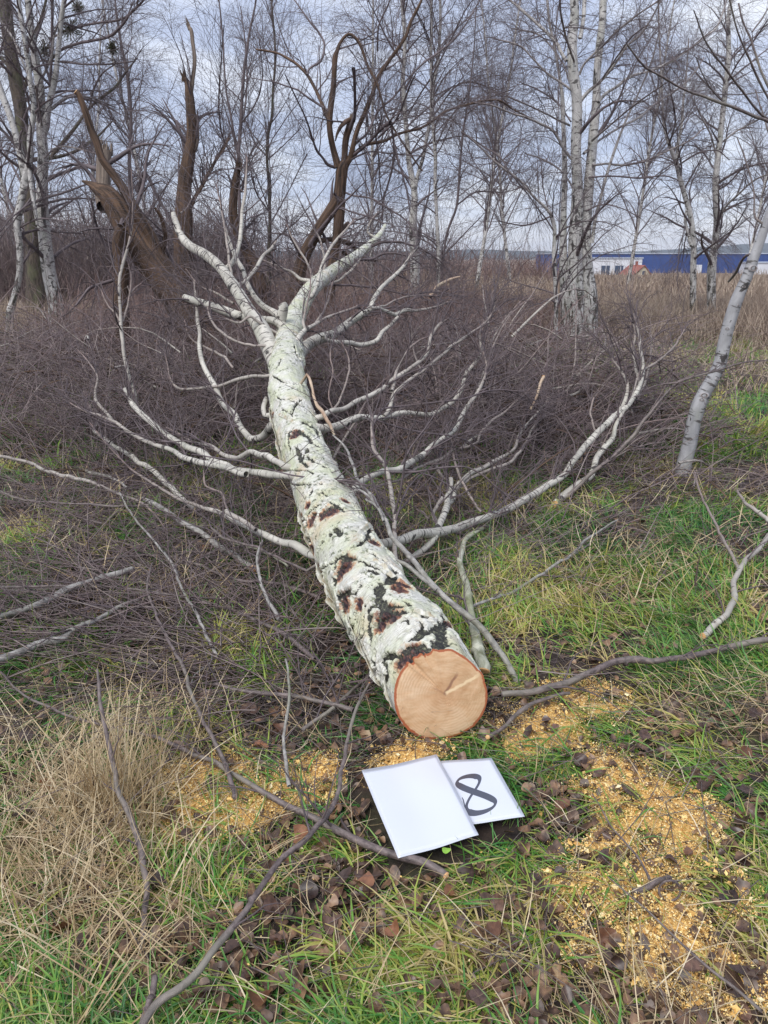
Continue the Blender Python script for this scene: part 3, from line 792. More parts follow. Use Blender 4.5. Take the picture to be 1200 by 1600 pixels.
def end_cap(mt, p, d, r, parent, name='cut_end'):
    d = norm(np.asarray(d)[None])[0]; a = norm(np.cross(d, [0.3, .2, 1.0])[None])[0]; b = np.cross(d, a); k = 12
    th = np.arange(k) * 2 * np.pi / k
    V = [p + d * .0035 * 1.0]
    for f, e_ in ((.5, .004), (.93, .0022), (1.04, -.001)):
        for t_ in th: V.append(p + d * e_ + r * f * (a * math.cos(t_) + b * math.sin(t_)))
    V = np.array(V)
    F = [[0, 1 + q, 1 + (q + 1) % k, 0] for q in range(k)]
    tri = np.array([[0, 1 + q, 1 + (q + 1) % k] for q in range(k)])
    me = bpy.data.meshes.new(name)
    off = np.array(parent['_o']) if '_o' in parent else np.zeros(3)
    faces = [tuple(x) for x in tri]
    for g in range(2):
        for q in range(k): faces.append((1 + g * k + q, 1 + (g + 1) * k + q, 1 + (g + 1) * k + (q + 1) % k, 1 + g * k + (q + 1) % k))
    me.from_pydata([tuple(v - off) for v in V], [], faces); me.materials.append(mt)
    a_ = me.attributes.new('tc', 'FLOAT_VECTOR', 'POINT'); a_.data.foreach_set('vector', V.astype(np.float32).ravel())
    return link(bpy.data.objects.new(name, me), parent)

B = []          # (curve, spawn weight)
def br(pts, Y=None, h=None, wig=.6, sw=1.0, cap=False, m=None):
    C = trace(pts, Y, h, wig=wig, n=max(14, len(pts) * 6))
    part_tube('branch', C, m or M['birch'], birch, 12 if pts[0][2] > 8 else 8, M['raw'] if cap else None)
    if sw: B.append((C, sw))
    return C

# crown, upper left
br([(436, 585, 36), (428, 562, 35), (416, 535, 33), (405, 510, 30), (388, 485, 26), (370, 455, 23), (350, 425, 20), (335, 408, 19), (318, 395, 18), (300, 385, 16), (285, 368, 14), (276, 345, 12), (271, 333, 9)], Y=(4.75, 6.2))
br([(348, 425, 10), (360, 415, 10), (367, 405, 9), (372, 385, 8), (376, 350, 7), (380, 320, 6), (384, 280, 4), (386, 245, 2)], Y=(5.75, 6.3))
br([(362, 448, 6), (380, 440, 6), (400, 420, 7), (412, 400, 6), (425, 385, 5), (432, 376, 3)], Y=(5.6, 6.2))
br([(361, 440, 6), (360, 420, 5), (356, 390, 5), (352, 360, 4), (346, 325, 3), (338, 290, 2)], Y=(5.6, 6.0))
br([(281, 333, 3.5), (292, 325, 3), (300, 310, 2)], Y=(6.2, 6.4))
br([(452, 520, 22), (430, 502, 15), (400, 498, 14), (370, 492, 17), (350, 487, 17), (320, 478, 15), (288, 464, 12)], Y=(5.2, 5.4), cap=False)
br([(440, 500, 15), (425, 490, 13), (408, 474, 11), (392, 456, 10), (384, 438, 9), (380, 420, 9), (373, 408, 9), (363, 385, 7), (355, 368, 5), (350, 352, 4)], Y=(5.4, 6.4))
C = br([(446, 530, 22), (441, 505, 20), (441, 488, 19), (441, 476, 17)], Y=(5.25, 5.25), sw=0)
br([(404, 540, 5), (380, 538, 5), (364, 530, 5), (344, 518, 5), (328, 496, 4), (324, 480, 3)], Y=(4.9, 5.2))
br([(365, 575, 4), (352, 559, 5), (310, 538, 4), (296, 526, 3), (288, 500, 2)], Y=(4.8, 5.4))
br([(365, 474, 5), (350, 466, 5), (330, 455, 4), (310, 445, 3), (290, 420, 2)], Y=(5.5, 5.7))
br([(437, 525, 6), (420, 515, 6), (405, 503, 6), (392, 495, 5), (375, 505, 5), (352, 498, 4)], Y=(5.1, 5.0))
# crown, right
br([(462, 560, 22), (478, 540, 22), (495, 530, 20), (520, 522, 17), (540, 510, 15), (558, 495, 13), (576, 481, 11), (582, 468, 9), (595, 450, 8), (615, 432, 7), (630, 415, 6), (640, 400, 5), (652, 386, 4)], Y=(4.9, 6.6))
br([(580, 482, 5), (600, 478, 4), (620, 468, 3.5), (650, 462, 3), (690, 463, 2)], Y=(5.6, 6.4))
br([(576, 486, 7), (590, 482, 6), (605, 487, 8), (618, 492, 9), (630, 487, 8), (648, 485, 6), (672, 481, 4), (700, 472, 3)], Y=(5.6, 6.2))
br([(505, 527, 7), (520, 534, 8), (545, 537, 9), (560, 538, 9), (585, 531, 9), (598, 517, 8), (612, 506, 7), (622, 495, 6)], Y=(5.0, 5.5))
br([(452, 556, 12), (460, 538, 11), (471, 523, 10), (480, 514, 8), (505, 500, 6), (530, 490, 5), (558, 478, 3)], Y=(4.7, 5.3))
br([(478, 516, 6), (474, 500, 5), (478, 480, 4), (484, 455, 3), (486, 420, 2)], Y=(4.9, 5.2))
br([(484, 512, 5), (496, 500, 5), (508, 480, 4), (516, 458, 3), (520, 440, 2)], Y=(5.0, 5.4))
br([(488, 462, 8), (497, 440, 7), (505, 412, 6), (515, 392, 6), (530, 370, 5), (545, 353, 4), (556, 340, 2)], Y=(5.9, 6.6))
br([(488, 440, 7), (470, 437, 7), (455, 425, 5), (440, 418, 4), (420, 410, 3), (402, 402, 2)], Y=(6.2, 6.5))
br([(490, 440, 5), (480, 410, 4), (468, 392, 4), (455, 370, 3), (448, 350, 2)], Y=(6.3, 6.6))
br([(506, 430, 5), (506, 400, 4), (500, 375, 4), (490, 355, 3)], Y=(6.5, 6.7))
br([(500, 450, 6), (525, 440, 5), (545, 425, 5), (565, 403, 3)], Y=(6.4, 6.9))
br([(545, 408, 6), (578, 405, 5), (610, 395, 4), (640, 402, 3), (668, 420, 2)], Y=(7.1, 7.4), m=M['twig'])
br([(578, 385, 6), (600, 378, 5), (640, 382, 4), (670, 395, 3), (690, 410, 2)], Y=(7.6, 7.9), m=M['twig'])
br([(522, 445, 5), (560, 447, 4), (600, 452, 4), (640, 460, 3), (680, 456, 3), (720, 465, 2)], Y=(6.6, 6.9), m=M['twig'])
br([(588, 372, 5), (575, 362, 4), (580, 345, 3), (592, 330, 2)], Y=(7.9, 8.0))
# middle right
br([(498, 652, 11), (507, 647, 11), (533, 638, 9), (555, 628, 9), (573, 620, 9), (600, 607, 8), (617, 592, 8), (650, 570, 7), (667, 553, 7), (673, 527, 6), (687, 507, 5), (700, 498, 3), (712, 490, 2)], Y=(3.85, 4.9))
br([(612, 611, 7), (617, 587, 6), (627, 563, 5), (640, 543, 4), (660, 530, 3), (710, 513, 2)], Y=(4.25, 4.9))
br([(492, 668, 18), (505, 667, 17), (527, 663, 15), (557, 655, 14), (577, 652, 12), (600, 650, 11), (633, 645, 10), (655, 647, 9), (673, 648, 9), (690, 640, 9), (710, 627, 8), (723, 607, 8), (730, 583, 8), (747, 563, 7), (753, 543, 6), (750, 523, 4), (756, 500, 3)], Y=(3.75, 5.0))
br([(600, 650, 7), (608, 637, 8), (613, 623, 7), (617, 612, 7), (632, 600, 7), (650, 587, 6), (677, 567, 6), (710, 537, 6), (737, 520, 5), (760, 503, 4), (772, 480, 4), (768, 462, 3), (776, 448, 2)], Y=(4.1, 5.2))
br([(540, 790, 15), (550, 775, 15), (560, 755, 14), (580, 745, 12), (600, 738, 12), (625, 731, 13), (660, 710, 11), (690, 685, 10), (710, 670, 10), (720, 655, 9), (728, 635, 8), (745, 615, 7), (757, 590, 5), (760, 570, 4), (755, 550, 3)], Y=(3.05, 4.7))
br([(565, 770, 4), (600, 757, 5), (627, 748, 5), (653, 731, 6), (687, 718, 6), (705, 703, 5), (720, 700, 5), (744, 692, 5), (750, 678, 5), (767, 660, 5), (793, 640, 4), (820, 615, 3), (835, 600, 2)], Y=(3.3, 4.7))
br([(520, 640, 3), (513, 615, 3), (520, 585, 3), (516, 550, 3), (522, 530, 2)], Y=(4.3, 4.7))
br([(520, 645, 5), (537, 610, 4), (545, 580, 4), (542, 550, 3), (530, 530, 2)], Y=(4.2, 4.8))
br([(480, 585, 5), (488, 605, 6), (494, 625, 6), (500, 640, 7), (510, 655, 7), (518, 672, 6), (523, 680, 4)], Y=(4.1, 3.7), wig=.8, m=M['peeled'], sw=0)
br([(624, 890, 14), (620, 878, 10), (618, 868, 9), (617, 857, 9), (618, 840, 9), (615, 792, 9), (609, 761, 8), (603, 733, 8), (592, 714, 7), (582, 694, 6), (581, 675, 6), (582, 655, 6), (577, 635, 4)], Y=(2.62, 3.7))
# right, lower: the long pale limb
br([(592, 850, 17), (606, 846, 18), (622, 842, 18), (650, 838, 18), (680, 834, 18), (715, 827, 17), (740, 818, 16), (770, 805, 15), (800, 790, 14), (830, 772, 14), (860, 755, 13), (885, 735, 12), (905, 712, 12), (930, 680, 12), (955, 655, 11), (975, 640, 10), (990, 620, 9), (1000, 600, 8), (1004, 575, 7), (1000, 550, 6), (998, 520, 5), (990, 490, 3)], Y=(2.85, 5.4))
br([(957, 652, 8), (967, 640, 7), (977, 627, 8), (980, 600, 6), (973, 583, 5), (960, 565, 4), (950, 548, 3)], Y=(4.85, 5.3))
br([(1000, 598, 6), (993, 575, 6), (990, 550, 5), (992, 520, 4), (988, 500, 3)], Y=(5.0, 5.4))
br([(932, 678, 5), (926, 660, 4), (923, 640, 4), (928, 622, 3)], Y=(4.6, 4.8))
br([(1003, 580, 5), (1030, 563, 4), (1050, 545, 4), (1064, 525, 3), (1075, 505, 2)], Y=(5.0, 5.6))
br([(636, 880, 10), (644, 872, 12), (660, 860, 12), (681, 838, 13), (690, 810, 13), (700, 785, 13), (702, 770, 10), (704, 757, 9), (704, 748, 9)], h=(.05, .22), cap=False)
br([(697, 790, 11), (705, 779, 11), (711, 763, 10), (726, 748, 9), (746, 735, 9), (767, 725, 8), (800, 703, 6), (817, 670, 6), (843, 643, 5), (870, 607, 4), (885, 600, 2)], h=(.16, .34))
br([(711, 766, 6), (728, 752, 6), (748, 742, 6), (767, 735, 6), (800, 720, 6), (820, 693, 5), (837, 663, 4), (855, 648, 3)], h=(.16, .30))
br([(702, 752, 5), (692, 746, 6), (684, 735, 6), (683, 718, 5), (686, 706, 4), (685, 697, 3)], h=(.2, .32))
br([(688, 828, 9), (680, 813, 8), (677, 800, 7), (684, 787, 7), (690, 778, 8)], h=(.1, .2), cap=False)
br([(670, 812, 5), (660, 800, 5), (650, 795, 4)], h=(.1, .12), sw=0)
br([(752, 800, 5), (744, 790, 5), (726, 761, 5), (713, 731, 5), (708, 705, 4), (704, 680, 3)], h=(.12, .35))
# left side
br([(455, 742, 16), (437, 740, 15), (400, 737, 14), (370, 732, 13), (340, 723, 12), (310, 707, 13), (274, 692, 12), (250, 674, 12), (226, 653, 11), (211, 635, 11), (195, 608, 9)], Y=(3.25, 4.9), cap=False)
br([(385, 741, 11), (355, 734, 11), (335, 728, 12), (310, 725, 12), (286, 716, 10), (268, 704, 9), (241, 695, 8), (220, 686, 7), (202, 675, 7), (172, 656, 6), (154, 648, 5), (136, 644, 4), (100, 624, 2)], Y=(3.55, 4.9))
br([(176, 658, 7), (165, 645, 6), (152, 628, 6), (148, 612, 5), (152, 590, 4), (140, 568, 3), (120, 545, 2)], Y=(4.8, 5.4))
br([(213, 638, 6), (212, 620, 7), (205, 600, 7), (195, 560, 7), (190, 520, 7), (188, 490, 6), (186, 450, 6), (190, 420, 6), (200, 385, 5), (207, 350, 4), (208, 310, 3), (205, 265, 2)], Y=(4.9, 5.4), wig=.2)
br([(188, 503, 4), (180, 490, 4), (170, 480, 3), (163, 465, 3), (158, 452, 2)], Y=(5.1, 5.2))
br([(190, 505, 4), (197, 485, 4), (203, 460, 3), (205, 430, 3), (198, 405, 2)], Y=(5.1, 5.3))
br([(203, 458, 3), (213, 448, 3), (222, 442, 2)], Y=(5.2, 5.3))
br([(494, 868, 17), (478, 861, 17), (460, 854, 17), (430, 842, 14), (400, 830, 12), (370, 815, 10), (340, 800, 9), (310, 791, 7), (268, 773, 6), (238, 755, 5), (214, 740, 4), (193, 722, 3), (160, 686, 3), (140, 660, 2)], Y=(2.78, 4.5))
br([(400, 828, 8), (378, 812, 9), (354, 798, 9)], Y=(3.1, 3.3), sw=0)
br([(445, 660, 17), (430, 664, 17), (418, 674, 16), (400, 686, 14), (390, 687, 13), (377, 667, 12), (367, 647, 11), (347, 630, 11), (333, 603, 10), (317, 573, 9), (310, 543, 8), (311, 520, 7), (309, 500, 7), (306, 478, 5), (303, 440, 4)], Y=(3.9, 5.6))
br([(442, 728, 12), (427, 722, 12), (415, 713, 12), (394, 707, 10), (370, 716, 9), (349, 710, 8), (328, 696, 7), (304, 692, 5), (286, 681, 4), (260, 668, 3)], Y=(3.35, 4.5))
br([(430, 584, 8), (415, 588, 7), (379, 590, 7), (340, 603, 6), (298, 608, 6), (277, 605, 5), (265, 590, 4), (262, 570, 3), (258, 552, 2)], Y=(4.55, 4.9))
br([(480, 892, 5), (435, 872, 5), (400, 855, 5), (350, 840, 5), (330, 825, 4)], Y=(2.7, 3.2), m=M['stick'])
br([(415, 650, 9), (412, 638, 9), (416, 622, 7)], Y=(4.0, 4.1), sw=0)
br([(355, 795, 4), (345, 770, 4), (322, 760, 4), (318, 735, 3)], Y=(3.4, 3.6))
# long dark shoots that arch over the trunk
br([(300, 710, 3), (380, 722, 3), (450, 741, 3), (520, 750, 3.5), (560, 752, 3)], Y=(3.4, 3.0), m=M['twig'])
br([(583, 655, 3), (620, 667, 3.5), (660, 676, 3.5), (700, 680, 3), (730, 690, 3), (760, 712, 3), (790, 745, 2)], Y=(3.75, 3.9), m=M['twig'])
br([(607, 738, 5), (650, 737, 4), (700, 730, 4), (730, 730, 3), (757, 745, 3), (790, 775, 2)], Y=(3.4, 3.3), m=M['twig'])
br([(590, 640, 4), (650, 632, 4), (720, 624, 4), (770, 610, 3), (820, 612, 2)], Y=(3.9, 4.3), m=M['twig'])

# fine shoots of the fallen crown
P, R = stack([c for c, s in B])
def felled_twigs():
    bag = Bag()
    bias = np.array([0, .5, .1])
    P1, R1 = spawn(P, R, 520, (.25, 1), (20, 55), (.35, .95), 7, .12, .10, .55, .0016, .006, .2, .5, bias)
    bag.add(lift(P1), R1, 4)
    Pt, Rt = spawn(P, R, 420, (.80, 1), (8, 38), (.25, .65), 7, .10, .25, .8, .0015, .0045, -.1, .2, bias)
    bag.add(lift(Pt), Rt, 4); P1 = np.concatenate([P1, Pt]); R1 = np.concatenate([R1, Rt])
    P2, R2 = spawn(P1, R1, 3600, (.1, 1), (18, 50), (.15, .5), 6, .13, .12, .7, .0011, .003, .1, .5)
    bag.add(lift(P2), R2, 3)
    P3, R3 = spawn(P2, R2, 5200, (.1, 1), (18, 50), (.06, .28), 4, .14, .1, .7, .0009, .002, .1, .5)
    bag.add(lift(P3), R3, 3)
    o = bag.build('twigs', M['twig'], birch); o['kind'] = 'stuff'
felled_twigs()

# ------------------------------------------------------------------ loose sticks and branches
def stick(name, label, pts, mt, Y=None, h=(.02, .03), wig=.6, cap=None, cap_end=None, twigs=0, cat='branch', fork=(), k=10, tl=(.15, .4), up=.6):
    if not Y: h = (h[0] + .025, h[1] + .025)
    C = trace(pts, Y, None if Y else h, wig=wig, n=max(30, len(pts) * 12))
    for kk in range(max(3, len(pts) // 2)):      # nodes where side shoots broke off
        q = RNG.integers(2, len(C) - 1); C[q, 3] *= RNG.uniform(1.12, 1.3); C[q, :3] += RNG.normal(size=3) * C[q, 3] * .18
    base = C[0, :3]
    t = thing(name, label, cat, base, 'loose branches lying round the felled birch')
    P = lift(C[None, :, :3].copy(), .002); R = C[None, :, 3]
    Bag().add(P, R, k).build('stem', mt, t)
    if cap: end_cap(cap, P[0, 0], P[0, 0] - P[0, 1], R[0, 0], t)
    if cap_end: end_cap(cap_end, P[0, -1], P[0, -1] - P[0, -2], R[0, -1], t)
    Cs = [C]
    for f in fork:
        Cf = trace(f[0], f[1] if len(f) > 1 and f[1] and f[1][0] > .9 else None, None if (len(f) > 1 and f[1] and f[1][0] > .9) else (f[1] if len(f) > 1 and f[1] else h), wig=wig, n=max(14, len(f[0]) * 6))
        Pf = lift(Cf[None, :, :3].copy(), .002)
        Bag().add(Pf, Cf[None, :, 3], 8).build('side_branch', mt, t); Cs.append(Cf)
    if twigs:
        PP, RR = stack(Cs); bag = Bag()
        P1, R1 = spawn(PP, RR, twigs, (.05, 1), (25, 60), tl, 6, .15, .15, .5, .0012, .004, up, .5); bag.add(lift(P1), R1, 4)
        P2, R2 = spawn(P1, R1, twigs * 3, (.15, 1), (20, 55), (tl[0] * .3, tl[1] * .5), 4, .15, .15, .6, .0009, .002, .1); bag.add(lift(P2), R2, 3)
        bag.build('twigs', M['twig'], t)['kind'] = 'stuff'
    return t
raw = M['raw']
stick('birch_branch', 'white birch branch cut off near its thick end, lying right of the long pale limb', [(866, 788, 17), (885, 771, 14), (905, 757, 13), (925, 740, 12), (932, 715, 11), (945, 697, 11), (958, 682, 10), (961, 665, 8), (975, 640, 6), (990, 610, 5), (1000, 580, 3)], M['birch'], Y=(3.98, 5.0), cap=raw, twigs=10)
stick('birch_branch', 'slim grey branch beside the cut white one, its dark tip crossing the leaning grey stem', [(880, 780, 8), (910, 755, 8), (940, 727, 8), (975, 695, 8), (1000, 665, 7), (1030, 628, 5), (1060, 598, 5), (1083, 590, 4), (1120, 579, 3.5), (1160, 567, 3), (1205, 562, 2.5)], M['stick'], Y=(4.05, 4.35), twigs=26,
      fork=[([(1060, 598, 4), (1035, 600, 3), (1010, 608, 2)], (4.2, 4.3)), ([(940, 727, 3), (990, 700, 3), (1040, 690, 2)], (4.1, 4.2))])
stick('birch_branch', 'grey brown branch leaning over the right flank of the trunk down to the dark stick', [(814, 1068, 13, 2.14), (795, 1042, 12, 2.19), (780, 1020, 12, 2.23), (750, 980, 13, 2.30), (720, 955, 12, 2.34), (692, 932, 11, 2.37), (665, 902, 11, 2.44), (650, 882, 10, 2.49), (630, 858, 10, 2.57), (612, 838, 9, 2.64), (600, 810, 8, 2.78), (585, 782, 7, 2.91), (565, 760, 6, 3.02), (548, 720, 5, 3.22), (540, 700, 4, 3.33), (520, 680, 3, 3.4)], M['greystick'], Y=(2.16, 3.55), twigs=12,
      fork=[([(682, 922, 8), (660, 905, 8), (635, 885, 8), (612, 872, 6)], (2.38, 2.50)), ([(585, 785, 5), (575, 775, 5), (560, 765, 4), (545, 770, 3)], (2.9, 2.95)), ([(600, 815, 5), (588, 790, 5), (572, 780, 4)], (2.72, 2.9))])
stick('mossy_branch', 'thick greenish mossy birch piece lying tight against the right side of the trunk', [(756, 1048, 24), (751, 1030, 23), (745, 1005, 20), (738, 975, 17), (732, 945, 14), (727, 915, 13), (721, 885, 11), (722, 860, 10), (728, 840, 9), (754, 826, 7)], M['mossy'], h=(.05, .06), cap=raw, twigs=8)
stick('birch_branch', 'white forked birch branch at the right edge with a pale sawn foot', [(1098, 994, 13), (1115, 975, 13), (1135, 958, 12), (1147, 930, 11), (1149, 905, 10), (1156, 888, 10), (1168, 874, 9), (1185, 858, 9), (1200, 835, 8), (1206, 818, 8), (1180, 798, 7), (1163, 783, 6), (1152, 766, 4)], M['birch'], h=(.03, .10), cap=raw, twigs=12,
      fork=[([(1155, 890, 7), (1140, 860, 6), (1125, 835, 5), (1115, 810, 5), (1100, 785, 4), (1092, 765, 4), (1085, 738, 3)], (.06, .2))])
stick('birch_branch', 'grey birch branch with an orange sawn end left of the trunk', [(396, 889, 14), (370, 873, 13), (340, 854, 12), (310, 833, 11), (280, 815, 10), (256, 797, 10), (235, 785, 10), (222, 779, 8)], M['greystick'], h=(.03, .05), cap=raw, twigs=10)
stick('birch_branch', 'broken white birch branch with dark bands above the orange sawn one', [(304, 797, 7), (292, 789, 9), (271, 767, 10), (250, 746, 10), (229, 731, 10), (205, 713, 9), (181, 699, 8), (160, 683, 8), (147, 672, 6), (152, 664, 5), (155, 650, 5), (139, 632, 4), (121, 608, 3), (100, 587, 2)], M['birch'], h=(.04, .25), twigs=14)
stick('birch_branch', 'long slender pale branch entering from the left edge above the grey one', [(-20, 712, 6), (0, 714, 6), (40, 720, 6), (77, 737, 7), (117, 748, 7), (150, 757, 6), (187, 773, 5), (217, 783, 5), (238, 800, 4), (262, 830, 3)], M['birch'], h=(.12, .04), twigs=12)
stick('stick', 'thin dark stick ending at the top of the grey sawn branch', [(-10, 762, 3), (33, 780, 3), (80, 786, 4), (133, 788, 4), (185, 791, 5), (232, 789, 5)], M['stick'], h=(.1, .06), twigs=14)
stick('birch_branch', 'smooth grey branch with a slanting cut end at the left edge, the upper of two', [(207, 889, 10), (180, 897, 12), (150, 907, 13), (130, 915, 14), (95, 928, 13), (60, 942, 13), (30, 953, 12), (0, 965, 12), (-30, 978, 11)], M['greystick'], h=(.06, .04), cap=M['greystick'], twigs=8)
stick('birch_branch', 'pale grey gnarled branch at the left edge, the lower of two', [(216, 938, 5), (190, 948, 8), (165, 962, 9), (140, 974, 11), (115, 990, 12), (95, 1000, 14), (70, 1002, 15), (45, 1008, 15), (20, 1018, 16), (-20, 1030, 16)], M['greystick'], h=(.05, .04), twigs=10, wig=1.0)
stick('stick', 'long dark stick running from the left edge towards the trunk', [(-15, 918, 5), (60, 917, 5), (130, 916, 5), (200, 920, 5), (280, 932, 5), (350, 950, 5), (400, 970, 6), (440, 990, 8), (465, 1008, 10), (492, 1030, 8)], M['stick'], h=(.06, .03), twigs=26)
stick('stick', 'thin stick beside it rising from the brushwood to the bare patch', [(128, 880, 5), (180, 872, 5), (240, 868, 5), (300, 880, 5), (370, 905, 6), (430, 912, 7), (500, 935, 7)], M['stick'], h=(.05, .03), twigs=16)
stick('stick', 'slender grey stick bending down in the middle of the left brushwood', [(187, 770, 3), (210, 810, 4), (240, 845, 4), (268, 880, 5), (285, 920, 5), (310, 965, 6), (325, 1000, 6), (340, 1028, 7)], M['greystick'], h=(.12, .03), twigs=14,
      fork=[([(335, 1015, 4), (328, 1035, 4), (305, 1055, 4), (298, 1070, 3)], (.03, .03))])
stick('stick', 'dark stick with a broken foot pointing down to the left sawdust heap', [(367, 1245, 11), (358, 1215, 10), (345, 1180, 9), (325, 1140, 8), (300, 1085, 7), (285, 1040, 7), (262, 1000, 6), (240, 950, 5), (230, 915, 4), (238, 880, 3)], M['stick'], h=(.03, .08), twigs=8, cap=M['stick'])
stick('stick', 'thick brown stick running under the blank white sheet to an orange broken end', [(697, 1368, 14), (672, 1355, 15), (650, 1345, 16), (590, 1325, 15), (520, 1295, 14), (485, 1275, 12), (450, 1260, 12), (390, 1225, 10), (330, 1190, 9), (260, 1160, 8), (220, 1147, 7), (130, 1125, 6), (70, 1102, 5), (35, 1085, 4), (0, 1050, 4)], M['stick'], h=(.014, .03), cap=raw, twigs=6)
stick('stick', 'long dark purple stick curving from the bottom edge up past the thick brown one', [(212, 1625, 16), (245, 1572, 16), (280, 1548, 15), (310, 1520, 15), (335, 1485, 14), (360, 1455, 14), (400, 1400, 12), (440, 1345, 11), (490, 1300, 10), (520, 1255, 9), (535, 1200, 8), (545, 1150, 7), (560, 1100, 6), (577, 1068, 4)], M['stick'], h=(.05, .09), cap_end=raw, twigs=6, tl=(.1, .3))
stick('stick', 'dark stick standing in the straw at the lower left', [(215, 1508, 9), (222, 1470, 11), (227, 1430, 12), (228, 1380, 12), (222, 1340, 12), (210, 1300, 12), (196, 1262, 11), (183, 1225, 10), (170, 1160, 9), (160, 1110, 8), (155, 1075, 6), (152, 1045, 4)], M['stick'], Y=(1.12, 1.72), twigs=4, tl=(.03, .1))
stick('stick', 'short dark stick stub at the bottom edge under the curving one', [(242, 1528, 12), (238, 1545, 13), (230, 1575, 12), (218, 1615, 13)], M['stick'], h=(.04, .02), cap=M['stick'])
stick('stick', 'thin grey stick lying between the sawn trunk end and the straw', [(553, 1110, 10), (520, 1102, 9), (470, 1090, 9), (440, 1087, 8), (400, 1082, 8), (365, 1076, 7), (335, 1068, 6)], M['stick'], h=(.03, .03), twigs=6)
stick('stick', 'thin dark stick crossing under the grey one towards the trunk', [(472, 1142, 8), (500, 1122, 8), (530, 1098, 7), (556, 1072, 6), (590, 1045, 5)], M['stick'], h=(.015, .03), twigs=4)
stick('stick', 'long smooth dark stick running to the right edge beside the sawn trunk end', [(785, 1085, 12), (810, 1080, 13), (850, 1077, 14), (880, 1069, 14), (905, 1058, 13), (930, 1048, 13), (970, 1035, 13), (1000, 1031, 15), (1020, 1034, 12), (1050, 1030, 11), (1090, 1022, 12), (1130, 1014, 12), (1170, 1007, 12), (1215, 1000, 12)], M['stick'], h=(.03, .05), twigs=5, cap=M['stick'], wig=.9)
stick('stick', 'short dark stick with a pale broken tip just below the long right one', [(762, 1152, 9), (785, 1138, 8), (815, 1112, 9), (845, 1095, 8), (890, 1083, 6)], M['stick'], h=(.015, .025), cap=raw)
stick('stick', 'slender grey stick on the grass right of the mossy piece', [(738, 948, 6), (768, 936, 6), (800, 925, 6), (835, 905, 6), (867, 883, 6), (890, 870, 5), (913, 845, 5), (940, 828, 4), (965, 812, 3)], M['greystick'], h=(.05, .03), twigs=4, fork=[([(885, 873, 5), (905, 862, 4), (925, 845, 3)], (.03, .03))])
stick('stick', 'pale thin upright stick among the twigs left of the white sheets', [(452, 1228, 8), (448, 1190, 7), (443, 1160, 6), (450, 1110, 6), (452, 1070, 5), (446, 1030, 4)], M['greystick'], h=(.02, .1), twigs=3)
stick('stick', 'wavy grey stick rising beside the left flank of the trunk', [(437, 968, 8), (425, 950, 7), (412, 925, 6), (404, 895, 6), (402, 865, 5), (410, 845, 4)], M['greystick'], h=(.03, .2), twigs=5)
stick('stick', 'pale stick with reddish peeled bark above the curved left branch', [(350, 842, 5), (365, 848, 6), (400, 856, 6), (425, 868, 5), (450, 885, 4)], M['mossy'], h=(.05, .05), twigs=4)
stick('stick', 'knobbly pale stick lying between the left branches', [(200, 762, 5), (175, 748, 6), (150, 740, 7), (135, 736, 6)], M['greystick'], h=(.05, .06), twigs=4)
stick('stick', 'thin dark twig reaching the curled black bark on the right sawdust', [(1014, 1374, 6), (1007, 1358, 5), (995, 1338, 4), (975, 1315, 3.5), (955, 1292, 3), (940, 1265, 2.5), (925, 1240, 2)], M['stick'], h=(.025, .03))
stick('stick', 'thin dark stick lying across the bottom right corner', [(1190, 1580, 7), (1150, 1545, 6), (1110, 1515, 6), (1070, 1480, 5), (1040, 1450, 4), (990, 1405, 3), (950, 1370, 2)], M['stick'], h=(.03, .03))
stick('stick', 'yellowish broken branch sticking out of the far brushwood', [(670, 464, 6), (680, 452, 7), (690, 444, 6), (705, 437, 5), (718, 433, 3)], M['peeled'], Y=(7.5, 7.8))
stick('stick', 'pale peeled twig end standing in the right brushwood', [(829, 640, 5), (838, 622, 4), (844, 605, 5), (849, 588, 6)], M['peeled'], Y=(4.6, 4.7), cap_end=raw)

# curled strip of black bark
def curl():
    p = at_z(1018, 1384, .01)
    t = thing('bark_curl', 'curled strip of black bark with a ring on the sawdust at lower right', 'bark', p)
    C = trace([(988, 1391, 10), (1003, 1386, 13), (1020, 1379, 13), (1035, 1375, 9), (1048, 1372, 8)], h=(.02, .03), n=20, wig=.8)
    Bag().add(C[None, :, :3], C[None, :, 3], 8).build('bark_strip', M['stick'], t)
    a = np.linspace(0, 2 * np.pi * .93, 30); c = at_z(1046, 1394, .02)
    ri = np.stack([c[0] + .022 * np.cos(a + .6), c[1] + .004 * np.sin(a), c[2] + .004 + .024 * np.sin(a + .6), np.full(30, .0028)], 1)
    Bag().add(ri[None, :, :3], ri[None, :, 3], 6).build('bark_ring', M['stick'], t)
curl()

# ------------------------------------------------------------------ standing trees
def splinters(C, mt, parent, n=16, ln=.16):
    p = C[-1, :3]; d = norm((C[-1, :3] - C[-4, :3])[None])[0]; r = C[-2, 3]
    a = norm(np.cross(d, [.3, 1, .1])[None])[0]; b = np.cross(d, a); th = RNG.uniform(0, 6.28, n); rr = r * np.sqrt(RNG.uniform(.2, 1, n)) * .9
    P0 = p - d * .03 + a * (rr * np.cos(th))[:, None] + b * (rr * np.sin(th))[:, None]; L = RNG.uniform(.3, 1, n) * ln
    P = np.stack([P0, P0 + d * (L * .5)[:, None], P0 + d * L[:, None] + RNG.normal(size=(n, 3)) * .01], 1)
    R = np.stack([np.full(n, r * .30), np.full(n, r * .2), np.full(n, .001)], 1)
    Bag().add(P, R, 4).build('splinters', mt, parent)

